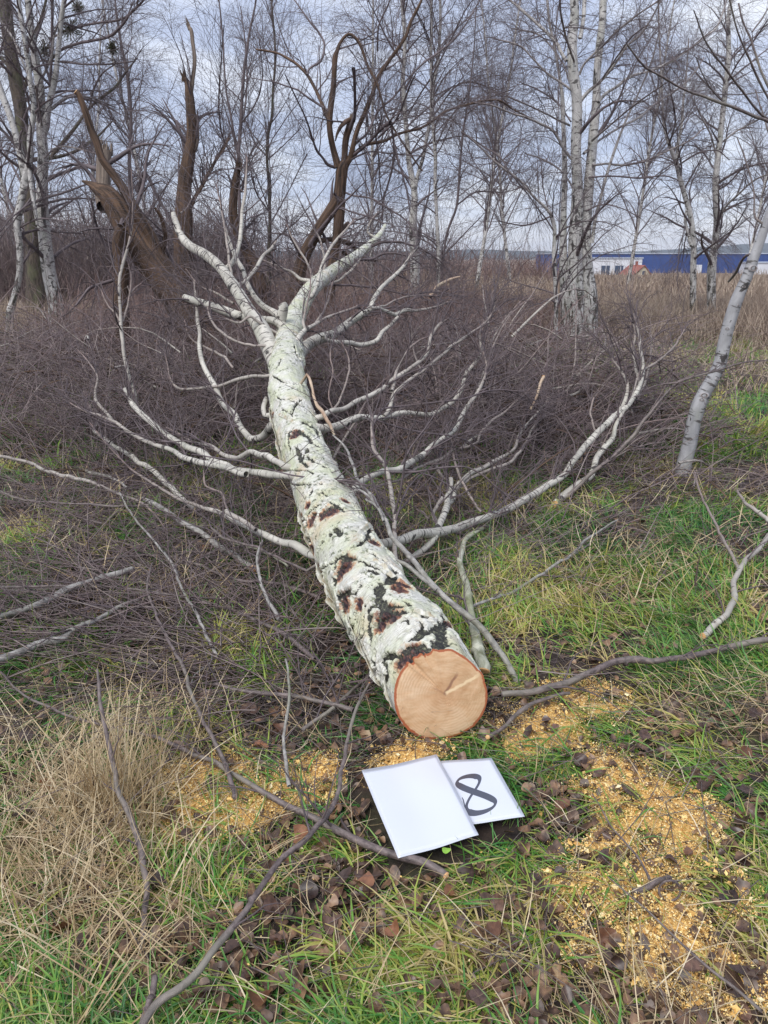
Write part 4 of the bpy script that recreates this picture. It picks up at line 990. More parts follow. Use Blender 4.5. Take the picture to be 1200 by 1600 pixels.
def ground_foot(pts, Y):
    """continue a traced trunk down to the ground at its own distance"""
    u, v, w = pts[0][:3]
    p = at_y(u, v, Y); g = float(ground_z(p[0], p[1])) - .05
    if p[2] <= g + .02: return pts
    # pixel row of the ground at distance Y
    vg = 800 - FPX * ((Y * SP - (CAM_H - g) * CP) / (Y * CP + (CAM_H - g) * SP))
    return [(u, vg, w * 1.12)] + list(pts)

def tree(name, label, Y, stems, limbs, mt, tmt=None, n1=60, n2=400, n3=2500, grp=None, L1=(.8, 2.2), foot=True, grav=.35, up=.5, thin=1.0, side=None, dy=1.6, cat='tree', stub_caps=(), stem_mats={}, splint=(), wf=.46, wg=.25, a1=(25, 65)):
    tmt = tmt or M['twig_far']
    st = []
    for q, s in enumerate(stems):
        s2 = ground_foot(s, Y) if foot and (q == 0 or s[0][1] > 440) else s
        st.append(trace(s2, Y=(Y, Y + (0 if q == 0 else RNG.uniform(-.3, .3))), n=max(26, len(s2) * 5), wig=wg, wf=wf))
    base = st[0][0, :3]
    t = thing(name, label, cat, base, grp)
    for q, C in enumerate(st):
        Bag().add(C[None, :, :3], C[None, :, 3], 14 if q == 0 else 10).build('trunk' if q == 0 else 'stem', stem_mats.get(q, mt), t)
        if q in splint: splinters(C, M['snag'] if q else mt, t)
        if q in stub_caps: end_cap(M['raw'], C[-1, :3], C[-1, :3] - C[-2, :3], C[-1, 3], t)
    lc = []
    for l in limbs:
        e = RNG.uniform(-dy, dy)
        C = trace(l, Y=(Y, Y + e), n=max(14, len(l) * 5), wig=.3, wf=wf * .94); lc.append(C)
        Bag().add(C[None, :, :3], C[None, :, 3], 7).build('branch', mt if l[0][2] > (3.5 if mt is M['birch_far'] else 6) else tmt, t)
    src, rs = stack(st + lc, 16)
    tw = Bag()
    if n1:
        ns = len(st)
        # generated limbs, each a part
        P1, R1 = spawn(src, rs, n1, (.18, 1), a1, L1, 9, .10, grav * .3, .45, .004, .035, up, .45, side)
        nl = min(n1, 26); order = np.argsort(-R1[:, 0])
        P1, R1 = P1[order], R1[order]
        for q in range(nl):
            Bag().add(P1[q:q + 1], R1[q:q + 1], 5).build('branch', tmt, t)
        tw.add(P1[nl:], R1[nl:], 4)
        A = np.concatenate([P1]); RA = np.concatenate([R1])
        A2 = np.array([catmull(np.concatenate([a, r[:, None]], 1), 16) for a, r in zip(A, RA)])
        S = np.concatenate([src[ns:], A2[:, :, :3]]) if len(lc) else A2[:, :, :3]
        RS = np.concatenate([rs[ns:], A2[:, :, 3]]) if len(lc) else A2[:, :, 3]
        P2, R2 = spawn(S, RS, n2, (.12, 1), (22, 60), (.3, 1.0), 6, .12, grav, .5, .0022 * thin, .008, .3, .4)
        tw.add(P2, R2, 3)
        P3, R3 = spawn(P2, R2, n3, (.1, 1), (20, 60), (.15, .6), 5, .14, grav * 1.3, .6, .0017 * thin, .004, 0, .3)
        tw.add(P3, R3, 3)
        tw.build('twigs', tmt, t)['kind'] = 'stuff'
    return t, st, lc

G1 = 'standing birches and willows round the clearing'
def T(*a, **k): return tree(*a, grp=G1, **k)

T('birch_tree', 'white birch with blackish rough foot, the stouter of the two at the left edge', 12.6,
  [[(88, 480, 26), (82, 450, 25), (76, 420, 24), (71, 380, 22), (66, 330, 20), (66, 280, 18), (68, 240, 17), (66, 220, 16), (64, 180, 15), (62, 140, 14), (56, 100, 13), (50, 60, 12), (45, 20, 11), (43, 0, 10), (38, -120, 7), (40, -260, 4)],
   [(70, 210, 10), (74, 180, 10), (82, 140, 10), (88, 110, 9), (91, 80, 8), (97, 20, 8), (108, -40, 7), (118, -160, 4)]],
  [[(62, 130, 5), (80, 90, 4), (84, 60, 4), (95, 20, 3), (100, -20, 2)], [(66, 200, 4), (60, 160, 3), (55, 135, 3)], [(62, 150, 5), (45, 120, 4), (20, 60, 4), (0, 32, 4), (-25, 10, 3)],
   [(75, 175, 4), (100, 155, 4), (125, 150, 3), (150, 155, 3), (180, 168, 2)], [(66, 250, 4), (90, 230, 3), (120, 232, 3), (150, 240, 2)]],
  M['birch_far'], n1=60, n2=520, n3=3000)
T('birch_tree', 'slender white birch leaning at the far left edge beside the stouter one', 12.2,
  [[(15, 490, 12), (20, 470, 11), (30, 430, 10), (31, 390, 11), (26, 350, 12), (32, 320, 12), (38, 292, 14), (44, 260, 12), (47, 240, 11), (46, 220, 10), (52, 170, 9), (48, 130, 9), (44, 100, 8), (36, 50, 8), (30, 10, 7), (24, -60, 5), (20, -160, 3)],
   [(41, 292, 12), (30, 232, 12), (15, 180, 11), (0, 140, 11), (-15, 90, 9), (-25, 0, 7)],
   [(46, 262, 9), (54, 320, 7), (58, 352, 5)]],
  [[(32, 355, 3), (60, 342, 3), (100, 345, 2), (120, 342, 2)]], M['birch_far'], n1=45, n2=300, n3=1800)
T('oak_tree', 'dark thick tree with a reddish lower trunk behind the left hand birches', 15.5,
  [[(57, 470, 34), (53, 420, 27), (50, 352, 23), (44, 290, 22), (36, 230, 22), (34, 180, 22), (24, 120, 22), (14, 60, 20), (8, 0, 20), (0, -100, 16), (-10, -240, 10)]],
  [[(30, 150, 8), (42, 128, 8), (50, 90, 7), (58, 50, 6), (70, 10, 5), (80, -40, 3)], [(28, 140, 8), (10, 100, 6), (-10, 80, 5)],
   [(60, 220, 5), (75, 200, 5), (79, 120, 5), (81, 60, 5), (82, 0, 5), (84, -60, 3)],
   [(72, 100, 4), (100, 76, 5), (140, 64, 5), (172, 56, 5), (190, 40, 5), (205, 20, 4), (222, 2, 4), (240, -20, 3)], [(78, 60, 3), (110, 45, 4), (150, 36, 4), (190, 30, 4), (215, 10, 3)],
   [(80, 245, 7), (95, 226, 7), (120, 196, 6), (140, 168, 5), (180, 136, 5), (194, 116, 4), (215, 90, 2)], [(140, 168, 4), (146, 140, 4), (160, 115, 3), (180, 100, 2)],
   [(46, 250, 8), (90, 245, 6), (120, 235, 5), (150, 215, 4), (175, 190, 3)], [(80, 170, 6), (110, 150, 6), (135, 155, 5), (160, 162, 3), (190, 180, 2)],
   [(55, 95, 3), (90, 96, 4), (130, 100, 3), (170, 100, 3), (210, 96, 2)], [(40, 300, 4), (20, 260, 4), (5, 235, 3), (-10, 220, 2)]],
  M['oak'], n1=46, n2=420, n3=2300, grav=.05, L1=(.8, 2.4))
T('birch_tree', 'thin dark upright tree with fine branches left of the broken willow', 17,
  [[(208, 420, 7), (206, 330, 6), (202, 250, 6), (205, 180, 5), (198, 110, 5), (186, 50, 4), (180, 0, 3), (176, -60, 2)]], [[(210, 390, 3), (235, 330, 3), (260, 290, 2)], [(214, 300, 6), (226, 270, 6), (244, 305, 6), (268, 345, 5)]],
  M['twig_far'], n1=46, n2=380, n3=2000, L1=(.8, 2.4), grav=.1)
T('young_tree', 'slim grey tree rising between the two broken willow snags', 14,
  [[(421, 440, 8), (420, 404, 7), (422, 350, 6), (420, 290, 5), (417, 246, 5), (419, 206, 5), (425, 180, 5), (426, 150, 4), (430, 80, 4), (424, 0, 3), (420, -80, 2)]],
  [[(418, 245, 3), (400, 225, 3), (385, 190, 2)], [(420, 330, 3), (400, 300, 3), (390, 250, 2), (380, 200, 2)], [(418, 250, 3), (440, 230, 2), (470, 200, 2)], [(420, 355, 3), (450, 300, 2), (480, 240, 2)]],
  M['oak'], n1=50, n2=420, n3=2600, L1=(.9, 2.6), grav=-.05, up=1.0, a1=(18, 45))
T('young_tree', 'dark multi stemmed young tree with upswept shoots behind the right snag', 13,
  [[(373, 430, 7), (375, 380, 6), (374, 300, 6), (372, 250, 6), (376, 190, 6), (380, 130, 5), (388, 60, 4), (400, 0, 3), (405, -60, 2)],
   [(373, 250, 5), (362, 190, 4), (352, 130, 3), (348, 60, 3), (340, -20, 2)]],
  [[(374, 260, 4), (350, 220, 3), (342, 170, 3), (345, 100, 2), (350, 40, 2)], [(375, 200, 4), (385, 150, 3), (384, 80, 3), (376, 10, 2)], [(376, 195, 3), (400, 160, 3), (410, 120, 2), (405, 60, 2)], [(374, 270, 3), (392, 240, 3), (405, 220, 2)],
   [(300, 315, 6), (318, 285, 6), (330, 262, 5), (345, 235, 4), (362, 205, 3)]],
  M['twig_far'], n1=34, n2=280, n3=1600, L1=(.8, 2.4), grav=-.05, up=1.0, a1=(15, 40))
# two birches in the middle
T('birch_tree', 'tall grey birch forking low in the middle of the background', 15,
  [[(648, 440, 17), (648, 400, 15), (645, 350, 13), (647, 300, 11), (640, 260, 9), (637, 230, 8), (633, 170, 8), (630, 120, 7), (632, 60, 7), (628, 0, 7), (626, -100, 5), (622, -220, 3)],
   [(647, 300, 8), (650, 285, 7), (660, 250, 6), (668, 210, 6), (675, 170, 6), (678, 130, 6), (684, 100, 5), (688, 40, 5), (688, 0, 4), (690, -80, 3)]],
  [[(637, 180, 3), (655, 150, 3), (680, 110, 3), (705, 60, 3), (725, 20, 2), (745, -10, 2)], [(631, 100, 3), (610, 70, 3), (590, 30, 2), (575, 0, 2)], [(646, 300, 3), (625, 260, 3), (610, 220, 2), (600, 180, 2)]],
  M['birch_far'], n1=56, n2=480, n3=2900)
T('birch_tree', 'thin birch stem just right of the forking grey birch', 14.5,
  [[(686, 440, 8), (685, 393, 7), (683, 360, 6), (680, 283, 6), (680, 233, 6), (675, 167, 6), (674, 90, 5), (674, 0, 4), (676, -100, 3)]],
  [[(680, 230, 3), (700, 190, 2), (730, 150, 2)], [(678, 180, 3), (720, 130, 3), (770, 140, 2), (800, 170, 2)], [(676, 110, 3), (700, 60, 2), (740, 20, 2)]],
  M['birch_far'], n1=60, n2=480, n3=3000)
T('birch_tree', 'very thin curved stem with drooping shoots between the middle birches and the big clump', 13.5,
  [[(690, 430, 5), (693, 397, 4), (700, 360, 4), (713, 323, 4), (717, 283, 4), (723, 213, 3), (733, 147, 3), (740, 80, 2), (744, 10, 2)]],
  [[(714, 320, 3), (745, 300, 3), (790, 300, 2), (820, 290, 2)], [(722, 207, 3), (750, 225, 3), (785, 250, 3), (800, 285, 2), (830, 300, 2)], [(728, 180, 3), (760, 155, 2), (800, 140, 2)]],
  M['twig_far'], n1=40, n2=280, n3=1500, grav=.3)
# the clump
T('birch_tree', 'big birch clump of several white stems on a dark fissured foot, right of centre', 11.5,
  [[(899, 462, 30), (899, 430, 27), (899, 367, 23), (902, 300, 19), (900, 233, 18), (902, 187, 18), (901, 150, 18), (896, 117, 19), (894, 83, 18), (895, 55, 17), (898, 25, 16), (897, 0, 15), (898, -90, 13), (902, -220, 9)],
   [(920, 465, 28), (916, 420, 23), (914, 367, 20), (920, 283, 17), (928, 200, 15), (932, 160, 14), (933, 117, 13), (938, 67, 13), (942, 33, 12), (943, 0, 12), (946, -90, 9)],
   [(884, 458, 18), (880, 400, 14), (880, 333, 11), (882, 273, 9), (880, 200, 7), (878, 150, 7), (875, 125, 5), (867, 75, 4), (858, 33, 4), (855, 0, 4), (850, -70, 3)],
   [(925, 380, 7), (933, 333, 5), (950, 267, 5), (973, 200, 4), (1000, 140, 3), (1017, 100, 3), (1030, 50, 2)],
   [(906, 60, 7), (912, 30, 7), (914, 0, 7), (920, -60, 5)]],
  [[(885, 95, 6), (872, 72, 6), (862, 58, 6), (837, 35, 5), (817, 17, 5), (800, 3, 4), (775, -20, 3)],
   [(905, 117, 5), (913, 100, 4), (933, 80, 4), (955, 58, 4), (978, 37, 4), (1000, 20, 3), (1030, 0, 3), (1050, -20, 2)],
   [(905, 160, 7), (917, 145, 6), (938, 128, 5), (955, 108, 5), (970, 87, 5), (980, 72, 4), (1000, 55, 4), (1020, 25, 3), (1035, -5, 3)],
   [(935, 160, 6), (945, 148, 6), (967, 133, 5), (988, 118, 5), (1011, 112, 4), (1040, 101, 5), (1072, 81, 4), (1099, 59, 4), (1119, 44, 4), (1130, 18, 3), (1136, -5, 2)],
   [(912, 240, 5), (920, 233, 5), (942, 215, 4), (967, 200, 4), (1000, 183, 4), (1020, 165, 3), (1050, 145, 3), (1080, 120, 3), (1100, 90, 2)],
   [(925, 258, 4), (950, 256, 4), (977, 258, 3.5), (1013, 250, 3.5), (1040, 237, 3), (1077, 220, 3), (1100, 200, 2)],
   [(895, 250, 5), (880, 233, 5), (867, 207, 5), (843, 193, 4), (820, 183, 4), (800, 177, 3), (770, 165, 3), (740, 160, 2)],
   [(895, 143, 4), (883, 133, 4), (858, 117, 3.5), (833, 92, 3), (817, 75, 3), (800, 67, 3), (770, 60, 2)],
   [(890, 196, 4), (873, 188, 3.5), (837, 170, 3), (815, 160, 3), (790, 150, 2)],
   [(920, 277, 3), (960, 275, 3), (1000, 278, 3), (1040, 275, 2.5), (1060, 282, 2)], [(925, 220, 4), (960, 190, 3), (990, 165, 3), (1040, 130, 2)],
   [(898, 100, 4), (885, 60, 4), (876, 20, 4), (874, -10, 3)], [(892, 190, 3), (870, 160, 3), (840, 140, 3), (815, 130, 2)], [(890, 130, 4), (880, 100, 3), (850, 60, 3), (830, 50, 3), (800, 45, 2)],
   [(898, 300, 4), (880, 270, 3), (850, 250, 3), (820, 240, 2)], [(937, 130, 4), (960, 95, 3), (985, 60, 3), (1010, 40, 2)], [(915, 330, 3), (940, 320, 3), (970, 325, 2), (1000, 340, 2)]],
  M['birch_far'], n1=54, n2=720, n3=3900, dy=2.0, L1=(1.0, 2.6))
T('young_tree', 'small crooked tree with a long arm reaching left beside the birch clump', 10.5,
  [[(868, 440, 7), (866, 400, 7), (865, 347, 6), (857, 330, 5), (833, 307, 4), (817, 287, 4), (800, 273, 4), (770, 250, 3), (745, 225, 3), (720, 205, 2)]],
  [[(860, 338, 3), (845, 345, 3), (820, 352, 3), (800, 350, 2), (780, 345, 2)], [(866, 360, 3), (850, 300, 2), (845, 250, 2)]], M['birch_far'], n1=40, n2=300, n3=1800)
T('birch_tree', 'grey birch leaning left with a fork, the left one of the pair at the right', 15,
  [[(1083, 423, 10), (1084, 390, 9), (1080, 345, 9), (1075, 323, 9), (1063, 283, 8), (1057, 253, 8), (1047, 230, 6), (1038, 200, 5), (1035, 150, 4), (1030, 50, 3), (1028, -30, 3)],
   [(1057, 250, 6), (1060, 225, 5), (1064, 200, 5), (1067, 167, 4), (1072, 120, 3), (1076, 60, 2)], [(1074, 325, 5), (1071, 345, 5), (1074, 360, 5), (1080, 385, 6)]],
  [[(1045, 228, 3), (1055, 190, 3), (1048, 140, 3)], [(1058, 260, 3), (1090, 240, 3), (1120, 235, 2), (1140, 250, 2)]], M['birch_far'], n1=44, n2=460, n3=3000)
T('birch_tree', 'upright birch with dark rough bark, the right one of the pair at the right', 15.5,
  [[(1112, 430, 14), (1116, 390, 12), (1120, 350, 11), (1118, 283, 11), (1123, 233, 10), (1128, 187, 9), (1133, 143, 9), (1138, 93, 8), (1138, 33, 7), (1142, 0, 6), (1146, -80, 5)]],
  [[(1125, 340, 5), (1133, 325, 4), (1150, 307, 4), (1177, 283, 3), (1205, 270, 3)], [(1121, 250, 4), (1112, 215, 3), (1095, 180, 3), (1080, 150, 2)], [(1126, 225, 4), (1150, 205, 3), (1180, 190, 3), (1205, 175, 2)],
   [(1135, 130, 3), (1155, 95, 3), (1180, 60, 3), (1200, 30, 2)], [(1120, 270, 3), (1100, 240, 3), (1085, 225, 2)], [(1117, 300, 3), (1140, 285, 3), (1170, 250, 2)]],
  M['birch_far'], n1=50, n2=520, n3=3400)

# pale leaning pole of a young poplar on the right and its crown
t, st, lc = T('poplar_tree', 'smooth grey young poplar leaning to the right beside the green grass', 4.6,
  [[(1067, 742, 29), (1070, 722, 26), (1078, 690, 25), (1084, 660, 24), (1092, 635, 25), (1103, 612, 23), (1116, 590, 22), (1126, 568, 22), (1133, 535, 21), (1139, 510, 20), (1152, 470, 20), (1170, 430, 18), (1177, 410, 19), (1185, 390, 17), (1196, 355, 15), (1212, 300, 13), (1226, 240, 12), (1240, 170, 10), (1250, 80, 8), (1262, -20, 6)]],
  [[(1192, 350, 5), (1180, 340, 4), (1178, 300, 3), (1165, 250, 3), (1152, 215, 2)], [(1185, 395, 6), (1165, 400, 5), (1150, 425, 5), (1138, 440, 4)],
   [(1240, 205, 6), (1200, 190, 6), (1154, 171, 5.5), (1108, 154, 5), (1068, 139, 4), (1030, 117, 4), (1008, 105, 4), (980, 70, 3)],
   [(1225, 200, 5), (1189, 178, 4), (1163, 147, 4), (1136, 110, 4), (1118, 88, 3), (1099, 57, 3), (1084, 16, 2)],
   [(1235, 200, 5), (1210, 170, 4), (1191, 136, 4), (1173, 97, 4), (1152, 48, 3), (1140, 0, 3), (1135, -20, 2)],
   [(1240, 170, 5), (1210, 150, 5), (1189, 110, 4), (1174, 64, 4), (1160, 30, 3), (1154, 5, 3)], [(1175, 50, 3), (1190, 30, 3), (1205, 5, 2)],
   [(1230, 240, 4), (1210, 230, 3), (1196, 190, 3), (1180, 140, 2)], [(1135, 165, 3), (1112, 140, 2), (1095, 110, 2), (1088, 90, 2)], [(1110, 146, 2), (1150, 148, 2), (1200, 143, 2)]],
  M['poplar'], M['stick'], n1=0, foot=False, dy=.5)
# knots on the poplar
def knots():
    C = st[0]
    for (u, v, r) in [(1175, 418, .018), (1131, 516, .008), (1119, 590, .011), (1096, 618, .016), (1092, 622, .010), (1158, 452, .006), (1150, 478, .005)]:
        U, V = project(C[:, :3]); q = int(np.argmin((V - v) ** 2)); rr = C[q, 3]
        d = norm(np.array([[(u - U[q]) / 12, -1.0, .1]]))[0]; c = C[q, :3] + d * rr * .96
        a = norm(np.cross(d, [0, 0, 1.0])[None])[0]; b = np.cross(a, d); k = 14; th = np.arange(k) * 2 * np.pi / k
        rings = []
        for f, h in ((1.5, -.004), (1.15, .004), (.8, .003), (.55, -.003), (.1, -.006)):
            rings.append(c + d * h + r * f * (a * np.cos(th)[:, None] * 1.2 + b * np.sin(th)[:, None] * .8))
        V_ = np.array(rings).reshape(-1, 3); i = np.arange(4)[:, None] * k + np.arange(k)[None]; i2 = np.arange(4)[:, None] * k + (np.arange(k)[None] + 1) % k
        F = np.stack([i, i2, i2 + k, i + k], -1).reshape(-1, 4)
        rim = np.repeat([1, 1, .4, 0, 0], k).astype(float)
        obj('knot', V_, F, KM, t, True, {'rim': ('FLOAT', rim)})
KM, N_, K_, b_ = mat('knot_wood'); K_.new(ramp(N_, K_, attr(N_, 'rim').outputs['Fac'], [(0, (.02, .014, .012)), (.5, (.16, .12, .10)), (.9, (.36, .34, .34))]), b_.inputs['Base Color'])
knots()

# broken willows
GW = 'broken old willows'
tree('willow_snag', 'massive broken willow trunk leaning left with a pale splintered stub on top', 8.2,
     [[(345, 590, 70), (322, 540, 62), (300, 505, 56), (280, 470, 52), (262, 445, 50), (240, 415, 48), (218, 385, 46), (196, 352, 42), (178, 322, 36), (164, 305, 30), (150, 296, 18), (138, 288, 8), (128, 283, 3)],
      [(164, 322, 24), (161, 300, 24), (162, 275, 22), (163, 250, 21), (164, 236, 20)],
      [(262, 440, 18), (240, 380, 17), (210, 325, 17), (190, 288, 14), (172, 262, 12), (160, 245, 12), (150, 222, 12), (140, 205, 11), (130, 178, 10), (124, 160, 9), (118, 143, 8)],
      [(195, 600, 26), (194, 520, 23), (190, 470, 22), (190, 420, 20), (186, 385, 20), (192, 355, 18)],
      [(195, 500, 9), (180, 535, 9), (160, 552, 8), (130, 560, 7), (105, 575, 5)]],
     [[(142, 310, 4), (150, 350, 4), (165, 385, 4), (180, 405, 3), (200, 425, 2)], [(180, 437, 6), (155, 444, 5), (140, 450, 4), (128, 465, 4), (118, 478, 3)], [(180, 358, 3), (150, 357, 3), (125, 362, 2)],
      [(255, 400, 7), (258, 370, 7), (252, 340, 6), (242, 325, 4)], [(285, 470, 14), (260, 520, 9), (245, 545, 6)]],
     M['willow'], n1=16, n2=120, n3=400, foot=False, grp=GW, L1=(.4, 1.3), grav=.6, dy=.6, stub_caps=(2,), stem_mats={1: M['snag']}, splint=(1,), wf=.51, wg=.7)
tree('willow_snag', 'tall upright broken willow snag with a thin pale pole at its top', 10,
     [[(291, 520, 36), (288, 430, 32), (287, 370, 30), (288, 333, 27), (288, 300, 23), (292, 260, 21), (297, 217, 16), (296, 187, 15), (293, 150, 13), (291, 135, 10), (288, 122, 7)],
      [(303, 235, 8), (305, 200, 8), (301, 170, 7), (300, 133, 6), (303, 100, 6), (302, 60, 6), (299, 46, 6), (295, 42, 4)]],
     [[(287, 240, 4), (286, 222, 4), (291, 212, 3)], [(280, 300, 4), (279, 260, 3), (281, 240, 2)], [(296, 350, 7), (299, 320, 7), (315, 290, 6), (335, 255, 5), (350, 232, 4), (358, 215, 3)],
      [(306, 215, 5), (309, 190, 4), (308, 172, 2)], [(256, 430, 4), (262, 380, 5), (258, 350, 5), (248, 333, 4)]],
     M['willow'], n1=24, n2=160, n3=700, foot=False, grp=GW, L1=(.4, 1.4), grav=.3, dy=.5, stem_mats={1: M['snag']}, splint=(0, 1), wf=.51, wg=.7)
tree('willow_snag', 'short curved brown willow stub between the tall snag and the arching willow', 10.2,
     [[(425, 540, 24), (412, 460, 20), (402, 425, 19), (390, 400, 18), (378, 380, 16), (369, 360, 14), (364, 335, 13), (365, 305, 12), (369, 280, 11), (373, 262, 9)]],
     [[(377, 300, 4), (382, 280, 3), (384, 262, 2)]], M['willow'], n1=12, n2=80, n3=300, foot=False, grp=GW, L1=(.3, 1.0), dy=.4, splint=(0,), wf=.51, wg=.7)
tree('willow_tree', 'dark willow with a bent over arching limb and hanging broken ends in the centre', 11,
     [[(455, 480, 26), (468, 420, 20), (476, 396, 19), (490, 370, 18), (503, 348, 17), (517, 326, 17), (527, 308, 18), (530, 285, 17), (533, 262, 17), (541, 250, 12)],
      [(516, 480, 18), (519, 430, 16), (522, 402, 15), (526, 370, 15), (529, 340, 16), (531, 312, 16)],
      [(528, 262, 11), (524, 246, 10), (520, 230, 9), (516, 200, 9), (516, 180, 9), (518, 160, 9), (522, 133, 8), (525, 90, 8), (528, 80, 6), (533, 67, 5), (545, 54, 4.5), (558, 64, 4.5), (573, 100, 4), (588, 128, 4), (594, 150, 3.5), (604, 180, 3), (633, 227, 3), (660, 267, 2)],
      [(536, 258, 10), (539, 240, 10), (543, 215, 10), (547, 198, 11), (549, 190, 10)],
      [(542, 255, 9), (549, 238, 8), (554, 220, 7), (560, 194, 7), (572, 168, 7), (582, 144, 6), (590, 122, 6), (610, 92, 5.5), (634, 60, 5), (642, 36, 5), (655, 8, 4), (665, -20, 3)]],
     [[(518, 192, 7), (510, 180, 7), (500, 157, 6), (480, 117, 5), (467, 103, 5), (450, 92, 4), (433, 83, 3.5), (400, 77, 3)],
      [(480, 117, 4), (483, 107, 3.5), (503, 93, 3.5), (505, 63, 3), (483, 33, 3), (460, 0, 2)],
      [(546, 250, 7), (556, 238, 7), (570, 226, 5.5), (600, 220, 4.5), (620, 210, 4.5), (640, 204, 4), (658, 200, 4), (698, 174, 3.5), (730, 164, 3.5), (760, 157, 3), (782, 158, 3), (800, 170, 2.5), (830, 185, 2)],
      [(552, 243, 5), (570, 228, 5), (590, 208, 5), (600, 198, 6), (610, 192, 7)], [(611, 194, 5), (614, 215, 4), (616, 240, 4), (612, 266, 3.5), (604, 295, 3), (599, 316, 2), (598, 340, 1.5)],
      [(524, 262, 5), (512, 258, 5), (505, 248, 4), (496, 236, 4), (488, 215, 3), (478, 185, 3), (466, 160, 2.5), (445, 115, 2)],
      [(553, 190, 5), (555, 162, 5), (554, 130, 5), (552, 107, 6)], [(548, 187, 9), (540, 190, 8), (532, 198, 6), (526, 210, 4), (524, 220, 2)],
      [(546, 240, 4), (556, 225, 4), (574, 207, 4), (592, 172, 3.5), (612, 155, 3.5), (636, 125, 3), (660, 100, 3), (700, 70, 3), (725, 42, 2.5), (750, 0, 2)],
      [(592, 215, 3), (620, 185, 3), (640, 135, 3), (650, 115, 2)], [(586, 195, 2.5), (588, 220, 2.5), (592, 250, 2.5), (594, 290, 2), (597, 316, 2), (597, 350, 1.5)],
      [(500, 376, 9), (520, 374, 8), (544, 380, 8), (558, 390, 7)], [(532, 362, 7), (538, 355, 7), (544, 349, 7)], [(536, 395, 7), (560, 402, 6), (590, 408, 4)],
      [(590, 80, 3), (592, 40, 3), (603, 15, 2.5), (612, -5, 2)], [(545, 252, 4), (560, 243, 3), (580, 237, 2.5), (610, 240, 2), (660, 244, 2)], [(616, 225, 3), (625, 260, 3), (636, 300, 3), (640, 330, 2)],
      [(538, 300, 3), (550, 305, 3), (580, 310, 3), (605, 325, 3), (635, 345, 2.5), (650, 370, 2)], [(522, 328, 4), (535, 325, 3), (545, 330, 3), (580, 340, 3), (600, 350, 2)]],
     M['willow'], M['twig_far'], n1=90, n2=520, n3=2600, foot=False, grp=GW, L1=(.5, 1.8), grav=.1, up=.7, dy=1.0, splint=(3,), wf=.51, wg=.7)

# the far row behind everything: one built, the others copied with their parts
def far_row():
    t0, _, _ = tree('far_birch_tree', 'far bare birch standing in the row behind the meadow, leftmost', 27,
             [[(0, 430, 7), (1, 330, 6), (-3, 230, 5), (2, 120, 4), (0, 0, 3), (3, -80, 2)]], [[(0, 250, 2.5), (15, 200, 2), (25, 140, 1.5)], [(0, 200, 2.5), (-15, 150, 2), (-25, 90, 1.5)]],
             M['birch_far'], M['twig_far'], n1=56, n2=460, n3=2600, L1=(1.5, 4.2), thin=1.4, grav=.12, up=.8, a1=(18, 50), grp='far bare birches')
    kids = list(t0.children)
    x0 = t0.location.x
    spots = [(130, 22, .75, 'seen through the twigs right of the left hand birches'), (250, 30, 1.1, 'seen between the broken willow snags'), 
             (580, 31, 1.1, 'right behind the arching willow'), (745, 28, 1.0, 'between the middle birches and the clump'), (800, 33, 1.1, 'left behind the big birch clump'),
             (985, 30, 1.0, 'above the far cream house'), (1165, 25, .8, 'behind the leaning grey poplar'), (40, 26, 1.0, 'at the far left behind the dark trunk')]
    for q, (u, Y, s, where) in enumerate(spots):
        p = at_y(u, 400, Y); r = t0.copy(); scene.collection.objects.link(r)
        r.location = (p[0], Y, float(ground_z(p[0], Y))); r.scale = (s, s, s); r.rotation_euler = (0, 0, q * 2.1 + .6)
        r['label'] = 'far bare birch ' + where
        for k in kids:
            c = k.copy(); scene.collection.objects.link(c); c.parent = r
    p = at_y(-40, 400, 24); t0.location = (p[0], 24, 0)
    t0['label'] = 'far bare birch at the left edge of the picture, partly outside it'
far_row()

# mistletoe balls
for (u, v, r, where) in [(122, 13, .13, 'topmost, near the upper picture edge'), (110, 45, .22, 'the largest, right of the left birch stem'), (68, 80, .20, 'beside the white birch stem'), (175, 75, .12, 'the one furthest to the right')]:
    c = at_y(u, v, 15.3); t = thing('mistletoe', 'round mistletoe clump in the left crown, ' + where, 'mistletoe', c, 'mistletoe clumps')
    n = 110; d = norm(RNG.normal(size=(n, 3)) + np.array([.2, 0, 0])); P = np.empty((n, 4, 3)); P[:, 0] = c
    for s in range(1, 4):
        d = norm(d + RNG.normal(size=(n, 3)) * .35); P[:, s] = P[:, s - 1] + d * r / 3
    o = Bag().add(P, np.full((n, 4), .005), 3).build('stems', M['mist'], t); o['kind'] = 'stuff'

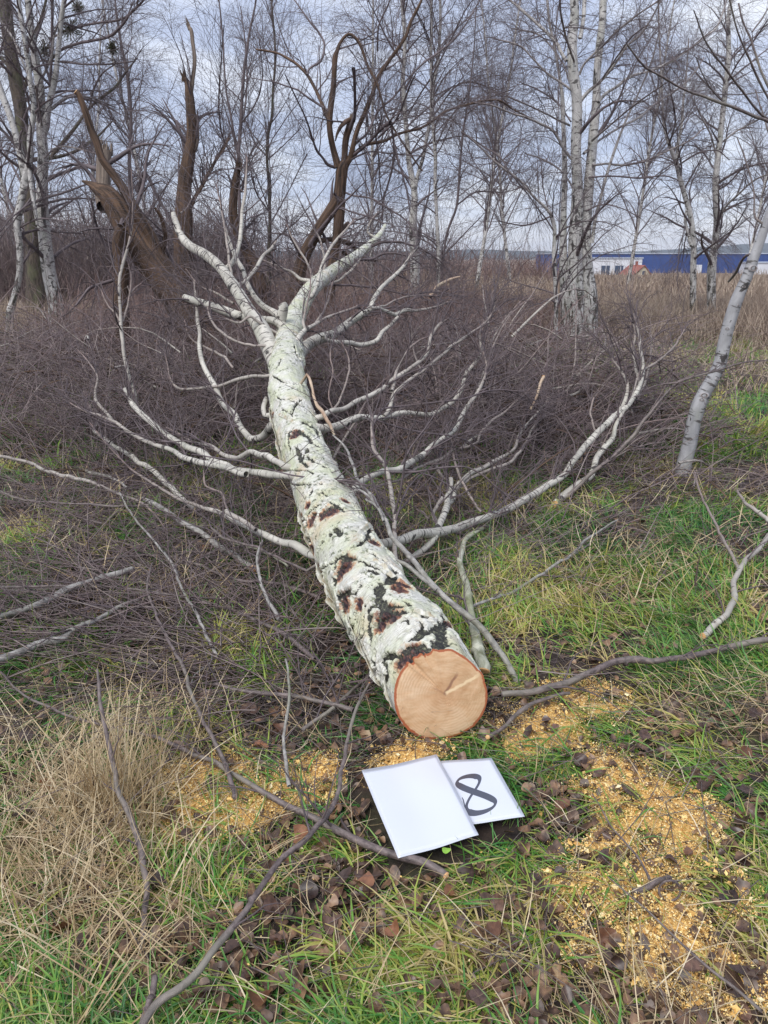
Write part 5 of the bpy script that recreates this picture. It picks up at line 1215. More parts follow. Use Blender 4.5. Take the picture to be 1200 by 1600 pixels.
# ------------------------------------------------------------------ brushwood, scrub, meadow
def brush(name, label, n, area, size, mt, hmax, flow=None, N=6, r=(.0015, .0045), grav=.25, zexp=1.5, elev=(-5, 45), sel=None):
    """area: list of (u,v,su,sv,weight) blobs on the ground given in picture rows, or a callable returning x,y"""
    x, y = area(n)
    if sel is not None: k = sel(x, y); x, y = x[k], y[k]; n = len(x)
    H = hmax(x, y) if callable(hmax) else hmax
    z = ground_z(x, y) + H * RNG.uniform(0, 1, n) ** zexp
    az = flow(x, y) + RNG.normal(size=n) * .8 if flow else RNG.uniform(0, 2 * np.pi, n)
    el = np.radians(RNG.uniform(elev[0], elev[1], n))
    d = np.stack([np.cos(el) * np.sin(az), np.cos(el) * np.cos(az), np.sin(el)], 1)
    le = RNG.uniform(size[0], size[1], n)
    P = np.empty((n, N, 3)); P[:, 0] = np.stack([x, y, z], 1); w = RNG.normal(size=(n, 3)) * .05
    for s in range(1, N):
        d = norm(d + w + RNG.normal(size=(n, 3)) * .075 + np.array([0, 0, -1]) * grav * s / N)
        P[:, s] = P[:, s - 1] + d * (le / (N - 1))[:, None]
    R = (r[0] + (r[1] - r[0]) * RNG.uniform(0, 1, n) ** 1.7)[:, None] * (1 - .75 * np.linspace(0, 1, N))[None]
    bad = np.zeros(n, bool)
    for s in range(N): bad |= ON_SIGN(P[:, s, 0], P[:, s, 1])
    for s in range(N - 1): bad |= ON_SIGN(*((P[:, s] + P[:, s + 1]) / 2)[:, :2].T)
    P, R = P[~bad], R[~bad]
    o = Bag().add(lift(P), R, 3).build(name, mt)
    tag(o, label, 'brushwood', None, 'stuff'); return o

def blobs(L):
    w = np.array([l[4] for l in L], float); w /= w.sum()
    def f(n):
        i = RNG.choice(len(L), n, p=w); A = np.array([l[:4] for l in L], float)[i]
        return A[:, 0] + RNG.normal(size=n) * A[:, 2], A[:, 1] + RNG.normal(size=n) * A[:, 3]
    return f
radial = lambda x, y: np.arctan2(x + .15, y - 2.0)
brush('brushwood', 'purple brown tangle of birch twigs heaped behind the fallen trunk at left', 6400,
      blobs([(-3.0, 6.6, .9, .9, 3), (-1.9, 5.8, .6, .6, 2), (-1.2, 5.7, .5, .6, 1.6), (-4.0, 7.6, .9, 1.0, 2.5), (-2.9, 7.8, .7, .8, 1.5), (-.7, 6.2, .5, .5, 1.6), (-2.6, 5.3, .7, .3, 1.2)]), (.35, 1.2), M['brush'],
      lambda x, y: .10 + .50 * sstep(4.6, 6.6, y), radial, 7, (.0018, .005), .3)
brush('brushwood', 'purple brown tangle of birch crown twigs spread to the right of the fallen trunk', 6000,
      blobs([(.1, 6.6, .6, .8, 3), (.9, 6.4, .6, .8, 3), (1.5, 6.1, .45, .6, 2.4), (.6, 5.2, .5, .5, 1.6), (1.4, 5.3, .4, .4, 1.4), (1.9, 5.9, .25, .35, .8), (0, 5.3, .3, .4, 1.2), (0, 7.8, .8, .6, 1.6)]), (.35, 1.15), M['brush'],
      lambda x, y: .08 + .55 * sstep(4.4, 6.4, y), radial, 7, (.0018, .0048), .3)
brush('brushwood', 'sparse twigs lying flat in the grass left of the trunk', 2700,
      blobs([(-1.0, 3.2, .5, .5, 3), (-1.5, 3.9, .6, .5, 3), (-.7, 2.55, .35, .25, 2), (-1.2, 2.6, .35, .3, 2.5), (-.5, 3.2, .3, .5, 1.5), (-.35, 2.2, .2, .2, .8)]), (.25, .95), M['brush'], .09, radial, 8, (.0012, .0036), .12, 1.2, (-8, 14))
brush('brushwood', 'sparse twigs lying flat under the right hand branches', 1300,
      blobs([(.75, 3.6, .5, .5, 2), (1.6, 4.4, .6, .4, 2), (.3, 3.2, .2, .3, 1.2), (1.9, 5.2, .5, .5, 1.4), (2.1, 3.4, .4, .4, .6)]), (.25, .9), M['brush'], .07, radial, 8, (.0011, .003), .1, 1.2, (-8, 14))
brush('twig_litter', 'short fine twigs scattered over the foreground grass', 1500,
      blobs([(0, 1.8, .7, .5, 2), (.6, 1.6, .4, .4, 1.5), (-.4, 2.0, .4, .3, 2), (.9, 2.3, .5, .4, 1)]), (.08, .5), M['stick'], .04, None, 6, (.0007, .0018), .1, 1, (-6, 8))
brush('brushwood', 'pale thicker birch branches showing here and there in the brush heaps', 170,
      blobs([(.3, 6.2, .8, .9, 3), (1.3, 6.0, .5, .7, 3), (-1.6, 6.0, .8, .8, 2), (-3, 6.6, .9, .9, 2)]), (.6, 1.6), M['birch'], lambda x, y: .25 + .5 * sstep(4.6, 6.6, y), radial, 9, (.005, .013), .25, .8)
brush('brushwood', 'reddish brown stalks and dead leaves caught in the brush heaps', 1300,
      blobs([(.3, 6.2, .9, .9, 3), (1.3, 6.0, .6, .7, 3), (-1.6, 6.0, .8, .8, 2), (-3, 6.6, .9, .9, 2)]), (.15, .5), M['willow'], lambda x, y: .15 + .4 * sstep(4.6, 6.6, y), None, 6, (.004, .010), .25, .8)
# hanging fine roots and shoots below the broken willow
brush('hanging_shoots', 'tangle of thin shoots hanging round the foot of the broken willow', 500,
      blobs([(-1.95, 7.7, .35, .3, 3), (-1.3, 7.9, .4, .4, 2), (-2.6, 7.8, .4, .3, 1)]), (.4, 1.1), M['brush'], 1.3, None, 7, (.0018, .005), .9, .8, (-80, 20))
# dark scrub far left, reddish scrub in the middle, bramble
def rect(x0, x1, y0, y1):
    def f(n): return RNG.uniform(x0, x1, n), RNG.uniform(y0, y1, n)
    return f
def scrub(name, label, n, area, hmax, mt, size=(.5, 1.3), r=(.003, .007), elev=(35, 88), sel=None, cat='scrub', grav=.25, N=6, zexp=1.6):
    o = brush(name, label, n, area, size, mt, hmax, None, N, r, grav, zexp, elev, sel); o['category'] = cat; return o
scrub('scrub', 'dark purple thicket behind the two left birches', 11000, rect(-13, -3.6, 17.5, 22), lambda x, y: 1.1 + .9 * fbm(x * .5, y * .5, 3, 3), M['brush'], (.6, 1.7), (.005, .011))
scrub('scrub', 'reddish brown bramble thicket across the middle distance', 15000, rect(-4.5, 5.5, 9.3, 15), lambda x, y: .2 + .5 * fbm(x * .6, y * .6, 9, 3) * sstep(8.8, 10.5, y), M['brownfern'], (.4, .9), (.003, .007), sel=lambda x, y: (x / y < .13) | ((x / y < .24) & (RNG.uniform(0, 1, len(x)) < .35)))
scrub('scrub', 'far bramble and hedge line at the horizon', 7000, rect(-34, 30, 32, 44), lambda x, y: .5 + 1.0 * fbm(x * .2, y * .2, 9, 3) * np.where(x > 4, .05, 1), M['brownfern'], (.8, 1.8), (.012, .028), sel=lambda x, y: x / y < .22)
scrub('scrub', 'tall hedge of fine bare shoots behind the broken willows', 3200, rect(-16, 2.2, 21, 28), lambda x, y: 1.0 + 1.8 * fbm(x * .35, y * .35, 2, 3), M['twig_far'], (.9, 2.2), (.005, .012))

# ------------------------------------------------------------------ grass
def blades(name, label, x, y, hgt, wid, mt, cat, lean=(10, 60), flow=None, fs=.9, N=5, droop=.5, z0=0.0, rnd=None, jit=.25, clear=True):
    n = len(x); z = ground_z(x, y) - .004 + z0
    az = (flow(x, y) if flow else 0) + RNG.normal(size=n) * fs if flow else RNG.uniform(0, 2 * np.pi, n)
    el = np.radians(90 - RNG.uniform(lean[0], lean[1], n))
    d = np.stack([np.cos(el) * np.sin(az), np.cos(el) * np.cos(az), np.sin(el)], 1)
    P = np.empty((n, N, 3)); P[:, 0] = np.stack([x, y, z], 1)
    w = RNG.normal(size=(n, 3)) * .10
    for s in range(1, N):
        d = norm(d + w + np.array([0, 0, -1]) * droop * (s / N)[..., None] if False else d + w + np.array([0, 0, -1.0]) * droop * s / N)
        P[:, s] = P[:, s - 1] + d * (hgt / (N - 1))[:, None]
    P = lift(P, .002)
    if clear and y.min() < 2:
        bad = np.zeros(n, bool)
        for s in range(N): bad |= ON_SIGN(P[:, s, 0], P[:, s, 1], 1.0) & (P[:, s, 2] - ground_z(P[:, s, 0], P[:, s, 1]) > .022)
        if rnd is not None: rnd = rnd[~bad]
        P, d, wid = P[~bad], d[~bad], wid[~bad]; n = len(P)
    side = norm(np.cross(d, RNG.normal(size=(n, 3)) * .5 + np.array([0, 0, 1.0])))
    prof = np.array([.75, 1.0, .9, .6, .06]) if N == 5 else np.array([.8, 1, .7, .06])
    W = side[:, None, :] * (wid[:, None] * prof[None])[..., None] * .5
    fold = np.array([0, 0, -1.0]) * (wid * .22)[:, None, None] * prof[None, :, None]
    V = np.stack([P - W, P + fold, P + W], 2).reshape(-1, 3)
    i = (np.arange(n)[:, None] * N + np.arange(N - 1)[None]) * 3
    if n > 60000 or N == 4:
        V = np.stack([P - W, P + W], 2).reshape(-1, 3); i = (np.arange(n)[:, None] * N + np.arange(N - 1)[None]) * 2
        F = np.stack([i, i + 1, i + 3, i + 2], -1).reshape(-1, 4); rep = 2
    else:
        F = np.concatenate([np.stack([i, i + 1, i + 4, i + 3], -1).reshape(-1, 4), np.stack([i + 1, i + 2, i + 5, i + 4], -1).reshape(-1, 4)]); rep = 3
    r = RNG.uniform(0, 1, n) if rnd is None else rnd
    A = np.repeat(r, N * rep); Lg = np.tile(np.repeat(np.linspace(0, 1, N), rep), n)
    o = obj(name, V, F, mt, None, True, {'rnd': ('FLOAT', A), 'len': ('FLOAT', Lg)})
    return tag(o, label, cat, None, 'stuff')

def grass_mat(name, stops, tipc, tr=.25, rough=.45):
    m, N, K, b = mat(name)
    r = attr(N, 'rnd').outputs['Fac']; l = attr(N, 'len').outputs['Fac']
    c = ramp(N, K, r, stops)
    c = mixc(N, K, maprange(N, K, l, .55, 1.0, 0, .55), c, tipc)
    K.new(c, b.inputs['Base Color']); b.inputs['Roughness'].default_value = rough
    tl = N.new('ShaderNodeBsdfTranslucent'); K.new(c, tl.inputs[0]); mx = N.new('ShaderNodeMixShader'); mx.inputs[0].default_value = tr
    out = N['Material Output'] if False else [q for q in N if q.type == 'OUTPUT_MATERIAL'][0]
    K.new(b.outputs[0], mx.inputs[1]); K.new(tl.outputs[0], mx.inputs[2]); K.new(mx.outputs[0], out.inputs[0])
    return m
MGR = grass_mat('green_grass', [(0, (.03, .13, .03)), (.3, (.075, .25, .045)), (.5, (.18, .37, .055)), (.66, (.34, .42, .07)), (.82, (.50, .42, .12)), (1, (.60, .48, .24))], (.38, .36, .15))
MST = grass_mat('dry_straw', [(0, (.28, .18, .09)), (.4, (.46, .34, .18)), (.8, (.62, .50, .31)), (1, (.72, .62, .44))], (.60, .48, .30), .15)
MDR = grass_mat('dry_meadow_grass', [(0, (.17, .125, .10)), (.4, (.30, .225, .175)), (.75, (.43, .34, .26)), (1, (.54, .45, .34))], (.38, .30, .23), .2, .7)

def clumped(n, x0, x1, y0, y1, cs, spread, dens=None):
    """points gathered in tufts; density ~ 1/distance^2 so that near tufts show more blades"""
    m = int(n / cs * 2.2)
    y = y0 * (y1 / y0) ** RNG.uniform(0, 1, m)
    hw = .62 * y + .25
    x = RNG.uniform(-1, 1, m) * hw
    if x0 is not None: k = (x > x0) & (x < x1); x, y = x[k], y[k]
    p = patchy(x, y) * (1 - .45 * sstep(.3, .7, dust(x, y) * (fbm(x * 13, y * 13, 2.0, 4) * 2.2 - .34)))
    p = p * (1 - .6 * np.exp(-((x / y + .22) / .2) ** 2 - ((y - 3.0) / .9) ** 2))
    if dens is not None: p = p * dens(x, y)
    k = RNG.uniform(0, 1, len(x)) < (.10 + .90 * p); x, y = x[k], y[k]
    i = RNG.choice(len(x), n); sp = spread * (.5 + RNG.uniform(0, 1, len(x)))[i]
    return x[i] + RNG.normal(size=n) * sp, y[i] + RNG.normal(size=n) * sp, i
flowg = lambda x, y: (fbm(x * .9, y * .9, 4, 2) - .5) * 14
def strawzone(x, y):
    u, v = project(np.stack([x, y, np.zeros_like(x)], -1))
    a = np.exp(-(((u - 90) / 190) ** 2 + ((v - 1330) / 170) ** 2)) + .8 * np.exp(-(((u - 200) / 70) ** 2 + ((v - 1200) / 90) ** 2)) + .3 * np.exp(-(((u - 1000) / 110) ** 2 + ((v - 1560) / 50) ** 2)) \
        + .7 * np.exp(-(((u - 1150) / 80) ** 2 + ((v - 1100) / 50) ** 2)) + .5 * np.exp(-(((u - 960) / 120) ** 2 + ((v - 890) / 70) ** 2)) + .4 * np.exp(-(((u - 290) / 60) ** 2 + ((v - 930) / 40) ** 2)) + .5 * np.exp(-(((u - 90) / 100) ** 2 + ((v - 690) / 40) ** 2))
    return np.clip(a, 0, 1)
def gr(name, label, n, y0, y1, h, w, cs, spread, lean, **k):
    x, y, i = clumped(n, None, None, y0, y1, cs, spread, k.pop('dens', None))
    ks = ~ON_SIGN(x, y) | (RNG.uniform(0, 1, len(x)) < .0); x, y, i = x[ks], y[ks], i[ks]; n = len(x)
    hv = RNG.uniform(h[0], h[1], n) * (.7 + .6 * h3(i * 1.0, 3, 7)); hv = np.where(ON_SIGN(x, y), .02, hv)
    wv = RNG.uniform(w[0], w[1], n)
    base = fbm(x * 1.7, y * 1.7, 11, 3)
    rnd = np.clip(h3(i * 1.0, 1, 2) * .45 + RNG.uniform(0, .4, n) + (base - .5) * 1.3 + .02, 0, 1)
    return blades(name, label, x, y, hv, wv, MGR, 'grass', lean, flowg, .9, rnd=rnd, **k)
gr('grass', 'long matted green grass in the foreground', 20000, .85, 2.3, (.05, .15), (.0024, .0056), 24, .020, (45, 92))
gr('grass', 'short grass stubble in the foreground', 17000, .85, 3.2, (.02, .07), (.0018, .0036), 14, .03, (30, 88))
gr('grass', 'matted green grass in the middle distance', 27000, 2.2, 5.2, (.05, .15), (.003, .006), 24, .04, (20, 78))
gr('grass', 'green grass on the open strip beyond the brushwood', 30000, 5, 16, (.08, .22), (.006, .013), 24, .09, (10, 65), N=4,
   dens=lambda x, y: np.where((x > 1.6) | (x < -1), 1, .4))
def straw(name, label, n, y0, y1, h, w, lean, dens, cs=16, spread=.03, droop=.35, fs=.7):
    x, y, i = clumped(n, None, None, y0, y1, cs, spread, dens)
    ks = ~ON_SIGN(x, y); x, y, i = x[ks], y[ks], i[ks]; n = len(x)
    return blades(name, label, x, y, RNG.uniform(h[0], h[1], n), RNG.uniform(w[0], w[1], n), MST, 'straw', lean, flowg, fs, droop=droop)
def sel_points(n, f, y0, y1):
    m = n * 12; y = y0 * (y1 / y0) ** RNG.uniform(0, 1, m); x = RNG.uniform(-1, 1, m) * (.62 * y + .2)
    k = RNG.uniform(0, 1, m) < f(x, y); x, y = x[k][:n], y[k][:n]; return x, y
def straw2(name, label, n, f, y0, y1, h, w, lean, droop=.3, fs=1.0):
    x, y = sel_points(n, f, y0, y1); ks = ~ON_SIGN(x, y); x, y = x[ks], y[ks]; n = len(x)
    return blades(name, label, x, y, RNG.uniform(h[0], h[1], n), RNG.uniform(w[0], w[1], n), MST, 'straw', lean, flowg, fs, droop=droop)
straw2('straw', 'long pale dry stalks matted at the lower left', 2000, strawzone, .9, 2.6, (.09, .30), (.0016, .0032), (40, 86), .12, 1.2)
straw2('straw', 'dry stalks scattered all over the near grass', 5200, lambda x, y: .14 + .7 * strawzone(x, y), .85, 3.2, (.06, .20), (.0014, .003), (45, 88), .15, 2.5)
straw2('straw', 'dry stalks scattered through the grass of the middle distance', 7000, lambda x, y: .2 + .5 * strawzone(x, y), 2.6, 8, (.08, .25), (.002, .005), (30, 85), .15, 2.5)
def upright():
    c = at_z(195, 1270, 0); n = 260
    x = c[0] + RNG.normal(size=n) * .055 - .01; y = c[1] + RNG.normal(size=n) * .05
    blades('straw', 'upright tuft of dry stalks around the dark stick at lower left', x, y, RNG.uniform(.12, .34, n), RNG.uniform(.0016, .003, n), MST, 'straw', (2, 30), None, 1, droop=.12)
    c = at_z(850, 790, 0)
upright()
def meadow(name, label, n, x0, x1, y0, y1, h, w, lean=(2, 40)):
    y = RNG.uniform(y0, y1, n); x = RNG.uniform(x0, x1, n)
    k = fbm(x * .5, y * .5, 3, 3) > .36; x, y = x[k], y[k]; n = len(x)
    b = fbm(x * .4, y * .4, 8, 3)
    return blades(name, label, x, y, RNG.uniform(h[0], h[1], n), RNG.uniform(w[0], w[1], n), MDR, 'dry grass', lean, None, 1, N=4, droop=.35, rnd=np.clip(RNG.uniform(0, 1, n) * .7 + (b - .5) * 1.2 + .15, 0, 1))
meadow('dry_grass', 'tall brown dry grass of the meadow at the left', 20000, -12, -2, 10.5, 17, (.25, .7), (.007, .014))
meadow('dry_grass', 'tall brown dry grass of the meadow at the right', 24000, 1.5, 14, 11.5, 20, (.3, .75), (.008, .016))
meadow('dry_grass', 'far brown dry grass stretching to the horizon', 26000, -26, 26, 19, 42, (.45, .9), (.018, .04))
meadow('dry_grass', 'low brown grass between the brushwood and the meadow', 9000, -6, 7, 7.5, 12, (.12, .4), (.005, .011), (10, 70))

# ------------------------------------------------------------------ leaves, sawdust
def leaf_mesh(q):
    rg = np.random.default_rng(q + 40)
    a = np.linspace(0, 2 * np.pi, 13)[:-1]
    kind = q % 3
    r = 1 + (.12 * np.cos(2 * a) if kind == 0 else .05 * np.cos(3 * a)) + rg.uniform(-.13, .13, 12)
    xo = np.cos(a) * r * (.5 if kind != 2 else .36); yo = np.sin(a) * r * .5
    yo[3] += .14
    curl = rg.uniform(.05, .9); tw = rg.uniform(-.7, .7)
    z = lambda x, y: curl * x * x * 1.6 + tw * x * y + rg.uniform(-.015, .015) + .25 * curl * y * y
    V = [(0, 0, 0)] + [(x * .55, y * .55, z(x * .55, y * .55)) for x, y in zip(xo, yo)] + [(x, y, z(x, y)) for x, y in zip(xo, yo)]
    F = [(0, 1 + i, 1 + (i + 1) % 12) for i in range(12)] + [(1 + i, 13 + i, 13 + (i + 1) % 12, 1 + (i + 1) % 12) for i in range(12)]
    return np.array(V), F
lm = []
LMATS = []
for nm, c in (('dark_leaf', [(.3, (.022, .012, .009)), (.7, (.095, .055, .042))]), ('brown_leaf', [(.3, (.05, .028, .02)), (.7, (.15, .085, .06))]), ('russet_leaf', [(.3, (.13, .055, .03)), (.7, (.26, .12, .06))])):
    m, N, K, b = mat(nm); oi = N.new('ShaderNodeObjectInfo'); g = N.new('ShaderNodeTexCoord').outputs['Object']
    col = ramp(N, K, noise(N, K, g, 3, 4), c)
    hs = N.new('ShaderNodeHueSaturation'); K.new(col, hs.inputs['Color']); K.new(maprange(N, K, oi.outputs['Random'], 0, 1, .6, 1.5), hs.inputs['Value'])
    K.new(hs.outputs[0], b.inputs['Base Color']); b.inputs['Roughness'].default_value = .38; LMATS.append(m)
for q in range(9):
    V, F = leaf_mesh(q); me = bpy.data.meshes.new('fallen_leaf'); me.from_pydata([tuple(v) for v in V], [], F); me.materials.append(LMATS[(0, 0, 1, 0, 1, 0, 2, 1, 0)[q]])
    me.polygons.foreach_set('use_smooth', np.ones(len(F), bool)); lm.append(me)
def leafpoints(n, y0, y1):
    m = n * 8; y = y0 * (y1 / y0) ** RNG.uniform(0, 1, m); x = RNG.uniform(-1, 1, m) * (.60 * y + .08)
    w = (1 - .7 * patchy(x, y)) * (.65 + .35 * sstep(-.5, .3, x / y))
    k = (RNG.uniform(0, 1, m) < w) & ~ON_SIGN(x, y); return x[k][:n], y[k][:n]
def leaves():
    x, y = leafpoints(296, 1.02, 3.9)
    for q in range(len(x)):
        o = bpy.data.objects.new('fallen_leaf', lm[RNG.integers(9)])
        s = RNG.uniform(.020, .042)
        o.location = (x[q], y[q], float(ground_z(x[q], y[q])) + RNG.uniform(.008, .035)); o.scale = (s, s * RNG.uniform(.9, 1.3), s)
        o.rotation_euler = (RNG.normal() * .35, RNG.normal() * .35, RNG.uniform(0, 6.28))
        link(o, GROUND)
    # the smaller and farther ones in one mesh
    x, y = leafpoints(6500, 1.0, 9); n = len(x)
    base = [np.array([v.co[:] for v in m_.vertices]) for m_ in lm]
    Vs, Fs, off = [], [], 0
    F0 = []
    for p in lm[0].polygons: f = list(p.vertices); F0.append(f if len(f) == 4 else f + [f[-1]])
    tri = np.array([[f[0], f[1], f[2]] for f in F0] + [[f[0], f[2], f[3]] for f in F0 if f[2] != f[3]])
    for q in range(n):
        b = base[q % 9] * (RNG.uniform(.009, .032)) ; a, t1, t2 = RNG.uniform(0, 6.28), RNG.normal() * .4, RNG.normal() * .4
        z = b[:, 2] + b[:, 0] * t1 + b[:, 1] * t2; X = b[:, 0] * math.cos(a) - b[:, 1] * math.sin(a); Y = b[:, 0] * math.sin(a) + b[:, 1] * math.cos(a)
        Vs.append(np.stack([X + x[q], Y + y[q], z], 1)); Fs.append(tri + off); off += len(b)
    gz = ground_z(x, y) + RNG.uniform(.002, .02, n)
    V = np.concatenate(Vs); V[:, 2] += np.repeat(gz, len(base[0]))
    m, N, K, b = mat('leaf_litter'); g = N.new('ShaderNodeNewGeometry').outputs['Position']
    K.new(ramp(N, K, noise(N, K, g, 17, 3, .7), [(.3, (.022, .012, .008)), (.48, (.10, .058, .038)), (.62, (.26, .15, .085)), (.74, (.40, .29, .17))]), b.inputs['Base Color']); b.inputs['Roughness'].default_value = .45
    o = obj('leaf_litter', V, np.concatenate(Fs), m); tag(o, 'small dark fallen leaves scattered through the grass', 'leaves', None, 'stuff')
leaves()
def sawdust():
    n = 85000; m = n * 5
    y = 1.0 * (3.0) ** RNG.uniform(0, 1, m); x = RNG.uniform(-1, 1, m) * (.62 * y + .12)
    d = dust(x, y) * (fbm(x * 13, y * 13, 2.0, 4) * 2.2 - .34)
    k = (RNG.uniform(0, 1, m) < sstep(.42, .68, d)) | (RNG.uniform(0, 1, m) < .004); k &= ~ON_SIGN(x, y)
    x, y = x[k][:n], y[k][:n]; n = len(x)
    s = RNG.uniform(.0009, .0036, n) * (1 + (RNG.uniform(0, 1, n) > .96) * 1.8)
    c = np.stack([x, y, ground_z(x, y) + .012 + RNG.uniform(-.006, .010, n)], 1)
    a = norm(RNG.normal(size=(n, 3)) * np.array([1, 1, .6])); b = norm(np.cross(a, RNG.normal(size=(n, 3))))
    V = np.stack([c - a * s[:, None], c + b * s[:, None] * .6, c + a * s[:, None], c - b * s[:, None] * .5 + np.cross(a, b) * s[:, None] * .4], 1).reshape(-1, 3)
    i = np.arange(n) * 4; F = np.stack([i, i + 1, i + 2, i + 3], -1)
    m_, N, K, bb = mat('sawdust'); r = attr(N, 'rnd').outputs['Fac']
    K.new(ramp(N, K, r, [(0, (.50, .26, .07)), (.35, (.82, .53, .17)), (.75, (.92, .70, .29)), (1, (.93, .82, .52))]), bb.inputs['Base Color'])
    o = obj('sawdust', V, F, m_, None, False, {'rnd': ('FLOAT', np.repeat(RNG.uniform(0, 1, n), 4))}); tag(o, 'orange yellow sawdust heaps scattered round the sawn trunk end', 'sawdust', None, 'stuff')
sawdust()

# ------------------------------------------------------------------ laminated sheets
def sheet(name, label, corners, zs, wavy, seed):
    """corners in order, (u,v); heights zs per corner: a laminated page with a clear rim"""
    C = np.array([at_z(u, v, z) for (u, v), z in zip(corners, zs)])
    n = 26; f = np.linspace(0, 1, n); Sx, Sy = np.meshgrid(f, f)
    G = (C[0] * ((1 - Sx) * (1 - Sy))[..., None] + C[1] * (Sx * (1 - Sy))[..., None] + C[2] * (Sx * Sy)[..., None] + C[3] * ((1 - Sx) * Sy)[..., None])
    nz = norm(np.cross(C[1] - C[0], C[3] - C[0])[None])[0]; nz = nz * np.sign(nz[2])
    wob = (vnoise(Sx * 2.2 + seed, Sy * 2.2) - .5) * wavy
    G = G + nz * wob[..., None]
    mg = .018
    t = thing(name, label, 'sheet', C.mean(0), 'laminated sheets')
    i = np.arange(n - 1)[:, None] * n + np.arange(n - 1)[None]; F = np.stack([i, i + 1, i + 1 + n, i + n], -1).reshape(-1, 4)
    if ((G[0, 1] - G[0, 0])[0] * (G[1, 0] - G[0, 0])[1] - (G[0, 1] - G[0, 0])[1] * (G[1, 0] - G[0, 0])[0]) < 0: F = F[:, ::-1]
    top = G.reshape(-1, 3)
    def slab(name, mask_margin, dz0, dz1, mt):
        fx = mask_margin + f * (1 - 2 * mask_margin); X2, Y2 = np.meshgrid(fx, fx)
        gx = X2 * (n - 1); gy = Y2 * (n - 1); a = np.clip(gx.astype(int), 0, n - 2); b = np.clip(gy.astype(int), 0, n - 2); p = (gx - a)[..., None]; q = (gy - b)[..., None]
        g = G[b, a] * (1 - p) * (1 - q) + G[b, a + 1] * p * (1 - q) + G[b + 1, a] * (1 - p) * q + G[b + 1, a + 1] * p * q
        T_ = (g + nz * dz1).reshape(-1, 3); B_ = (g + nz * dz0).reshape(-1, 3)
        e_ = np.concatenate([np.arange(n - 1), np.arange(n - 1) * n + n - 1, n * n - 1 - np.arange(n - 1), (n - 1 - np.arange(n - 1)) * n]); e2 = np.roll(e_, -1)
        Fs = np.stack([e_, e2, e2 + n * n, e_ + n * n], -1)
        return obj(name, np.concatenate([T_, B_]), np.concatenate([F, F[:, ::-1] + n * n, Fs]), mt, t)
    slab('clear_pouch', 0, -.0010, -.0002, MP); slab('paper', mg, -.0002, .0003, MPA)
    def surf(a, b, dz):
        gx = np.clip(a, 0, 1) * (n - 1); gy = np.clip(b, 0, 1) * (n - 1); i0 = np.clip(gx.astype(int), 0, n - 2); j0 = np.clip(gy.astype(int), 0, n - 2); p = (gx - i0)[..., None]; q = (gy - j0)[..., None]
        return G[j0, i0] * (1 - p) * (1 - q) + G[j0, i0 + 1] * p * (1 - q) + G[j0 + 1, i0] * (1 - p) * q + G[j0 + 1, i0 + 1] * p * q + nz * dz
    return t, surf, C
MPA, N_, K_, b_ = mat('glossy_white_paper'); b_.inputs['Base Color'].default_value = (.64, .67, .74, 1); b_.inputs['Roughness'].default_value = .16; b_.inputs['Specular IOR Level'].default_value = .6
MP, N_, K_, b_ = mat('clear_plastic_rim'); b_.inputs['Base Color'].default_value = (.60, .63, .70, 1); b_.inputs['Roughness'].default_value = .12
MI, N_, K_, b_ = mat('black_print'); b_.inputs['Base Color'].default_value = (.06, .065, .09, 1); b_.inputs['Roughness'].default_value = .12; b_.inputs['Specular IOR Level'].default_value = .9

def stroke(path, wf, surf, name, t, closed=True, dz=.0007):
    P = np.array(path); n = len(P)
    nxt = np.roll(P, -1, 0) if closed else np.concatenate([P[1:], P[-1:] * 2 - P[-2:-1]]); prv = np.roll(P, 1, 0) if closed else np.concatenate([P[:1] * 2 - P[1:2], P[:-1]])
    T_ = nxt - prv; T_ = T_ / np.linalg.norm(T_, axis=1, keepdims=True); Nn = np.stack([-T_[:, 1], T_[:, 0]], 1); w = wf(T_)[:, None] / 2
    A, B_ = P + Nn * w, P - Nn * w
    return A, B_
def eight(t, surf, to_ab):
    k = 96; a = np.arange(k) / k * 2 * np.pi
    # two lobes, the lower one larger; local x right, y up, height 1
    y = np.sin(a + np.pi / 2); x = np.sin(2 * (a + np.pi / 2) ) * -1
    Yl = np.where(y > 0, y * .43 + .56, y * .53 + .56); Xl = x * np.where(y > 0, .225, .285)
    P = np.stack([Xl, Yl], 1)
    wf = lambda T_: .045 + .115 * np.clip((T_[:, 0] * .70 - T_[:, 1] * .714) * np.sign(T_[:, 0] * .7 - T_[:, 1] * .714), 0, 1) ** 2.2
    A, B_ = stroke(P, wf, surf, '', t)
    A3, B3 = surf(*to_ab(A), .0008), surf(*to_ab(B_), .0008)
    mid = (A3 + B3) / 2
    V = np.concatenate([A3, B3, A3 - [0, 0, .0004], B3 - [0, 0, .0004]]); i = np.arange(k); j = (i + 1) % k
    F = np.concatenate([np.stack([i, j, j + k, i + k], -1), np.stack([i, i + 2 * k, j + 2 * k, j], -1), np.stack([i + k, j + k, j + 3 * k, i + 3 * k], -1)])
    obj('digit_eight', V, F, MI, t, False)

t1, s1, C1 = sheet('numbered_sheet', 'white laminated sheet printed with the figure 8, half covered by the blank one', [(632, 1196), (768, 1184), (820, 1277), (676, 1296)], (.020, .024, .024, .017), .010, 3)
def px_to_ab(surf, n=70):
    g = np.linspace(0, 1, n); A, B_ = np.meshgrid(g, g); U, V = project(surf(A.ravel(), B_.ravel(), .0005)); A, B_ = A.ravel(), B_.ravel()
    def f(uv):
        out = []
        for (u, v) in uv:
            d = (U - u) ** 2 + (V - v) ** 2; q = np.argsort(d)[:4]; w = 1 / (d[q] + .3); out.append([np.sum(A[q] * w) / w.sum(), np.sum(B_[q] * w) / w.sum()])
        return np.array(out)
    return f
ab = px_to_ab(s1)
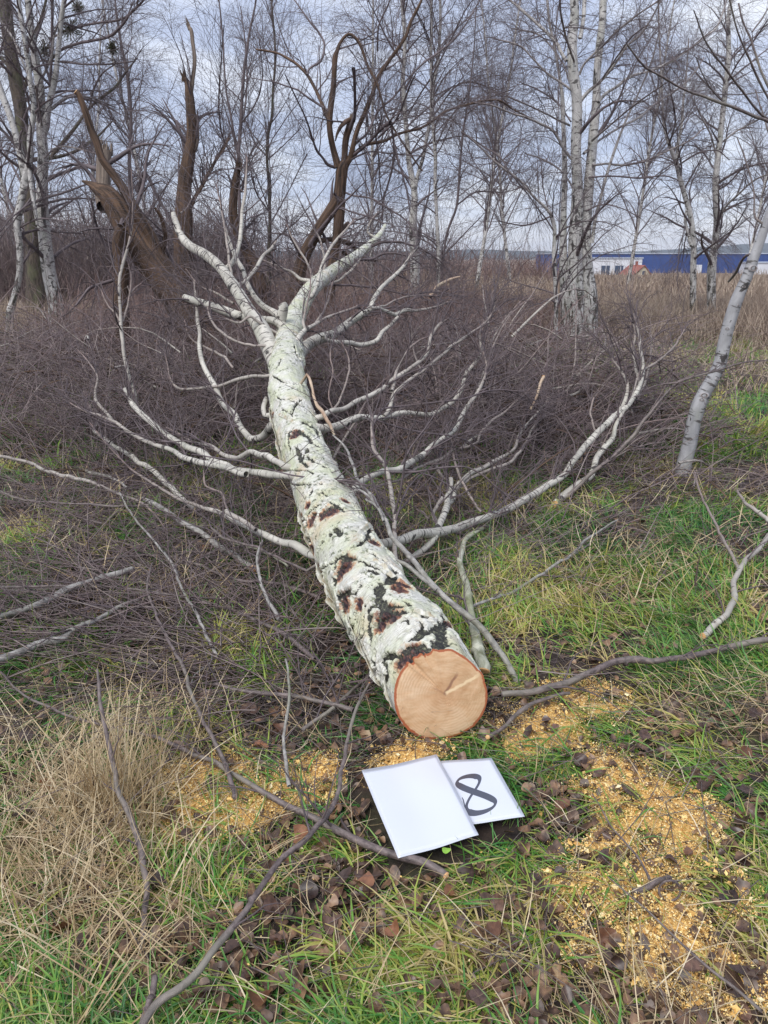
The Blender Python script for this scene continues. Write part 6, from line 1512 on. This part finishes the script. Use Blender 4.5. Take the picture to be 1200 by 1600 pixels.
# frame of the figure on the sheet: foot, head and right hand direction
fa, ha, la, ra = ab([(757, 1270), (728, 1213), (726, 1252), (773, 1240)])
def to_ab(Pxy):
    upv = (ha - fa) / 1.0; rt = (ra - la) * 1.0
    rt = rt - 0
    p = fa[None] + Pxy[:, 1:2] * upv[None] * 1.0 + Pxy[:, 0:1] * rt[None] / .62
    return p[:, 0], p[:, 1]
eight(t1, s1, to_ab)
def part_digit():
    # sliver of the first digit that the blank sheet leaves uncovered
    q = ab([(722, 1246), (724, 1250), (726.5, 1261), (728.5, 1273)])
    A, B_ = stroke([tuple(x) for x in q], lambda T_: np.array([.008, .012, .012, .006]), s1, '', t1, False)
    A3, B3 = s1(A[:, 0], A[:, 1], .0008), s1(B_[:, 0], B_[:, 1], .0008); V = np.concatenate([A3, B3, A3 - [0, 0, .0004], B3 - [0, 0, .0004]]); i = np.arange(3)
    obj('digit_sliver', V, np.concatenate([np.stack([i, i + 1, i + 5, i + 4], -1), np.stack([i + 8, i + 9, i + 1, i], -1), np.stack([i + 4, i + 5, i + 13, i + 12], -1)]), MI, t1, False)
part_digit()
t2, s2, C2 = sheet('blank_sheet', 'blank white laminated sheet lying over the numbered one', [(565, 1205), (682, 1178), (748, 1306), (622, 1343)], (.028, .033, .034, .025), .014, 11)

# blades of grass that reach over the sheets, and the small round leaf in front
def over():
    pts = [(742, 1322), (772, 1300), (778, 1297), (726, 1330), (812, 1288)]
    x, y = np.array([at_z(u, v, .01)[:2] for u, v in pts]).T; n = len(x)
    az = RNG.uniform(-.7, .7, n)
    blades('grass', 'few grass blades reaching over the lower edges of the sheets', x, y, RNG.uniform(.06, .09, n), np.full(n, .003), MGR, 'grass', (5, 30), lambda a, b: az, .2, rnd=np.full(n, .3), clear=False)
over()
def green_leaf():
    c = at_z(697, 1328, .048)
    a = np.linspace(0, 2 * np.pi, 15)[:-1]; r = .010 * (1 + .12 * np.cos(a * 3))
    V = np.array([c] + [c + np.array([r_ * math.cos(q), r_ * math.sin(q) * .9, .002 * math.cos(2 * q)]) for q, r_ in zip(a, r)]); k = 14
    me = bpy.data.meshes.new('green_leaf'); me.from_pydata([tuple(v - c) for v in V] , [], [(0, 1 + i, 1 + (i + 1) % k) for i in range(k)])
    m, N, K, b = mat('fresh_leaf'); b.inputs['Base Color'].default_value = (.22, .42, .05, 1); b.inputs['Roughness'].default_value = .4; me.materials.append(m)
    o = bpy.data.objects.new('clover_leaf', me); o.location = c; scene.collection.objects.link(o)
    tag(o, 'small bright green round leaf at the lower edge of the blank sheet', 'leaf')
green_leaf()

# ------------------------------------------------------------------ air
HAZE = 0.35 / 3200
m = bpy.data.materials.new('haze_air'); m.use_nodes = True; m.node_tree.nodes.clear()
ho = m.node_tree.nodes.new('ShaderNodeOutputMaterial'); hv = m.node_tree.nodes.new('ShaderNodeVolumePrincipled')
hv.inputs['Color'].default_value = (.82, .88, 1.0, 1); hv.inputs['Density'].default_value = HAZE
m.node_tree.links.new(hv.outputs[0], ho.inputs['Volume'])
V, F = box(-5600, 5600, -400, 7400, -16, 130)
tag(obj('haze', V, F, m, None, False), 'thin blue haze over the far hills', 'haze', None, 'stuff')
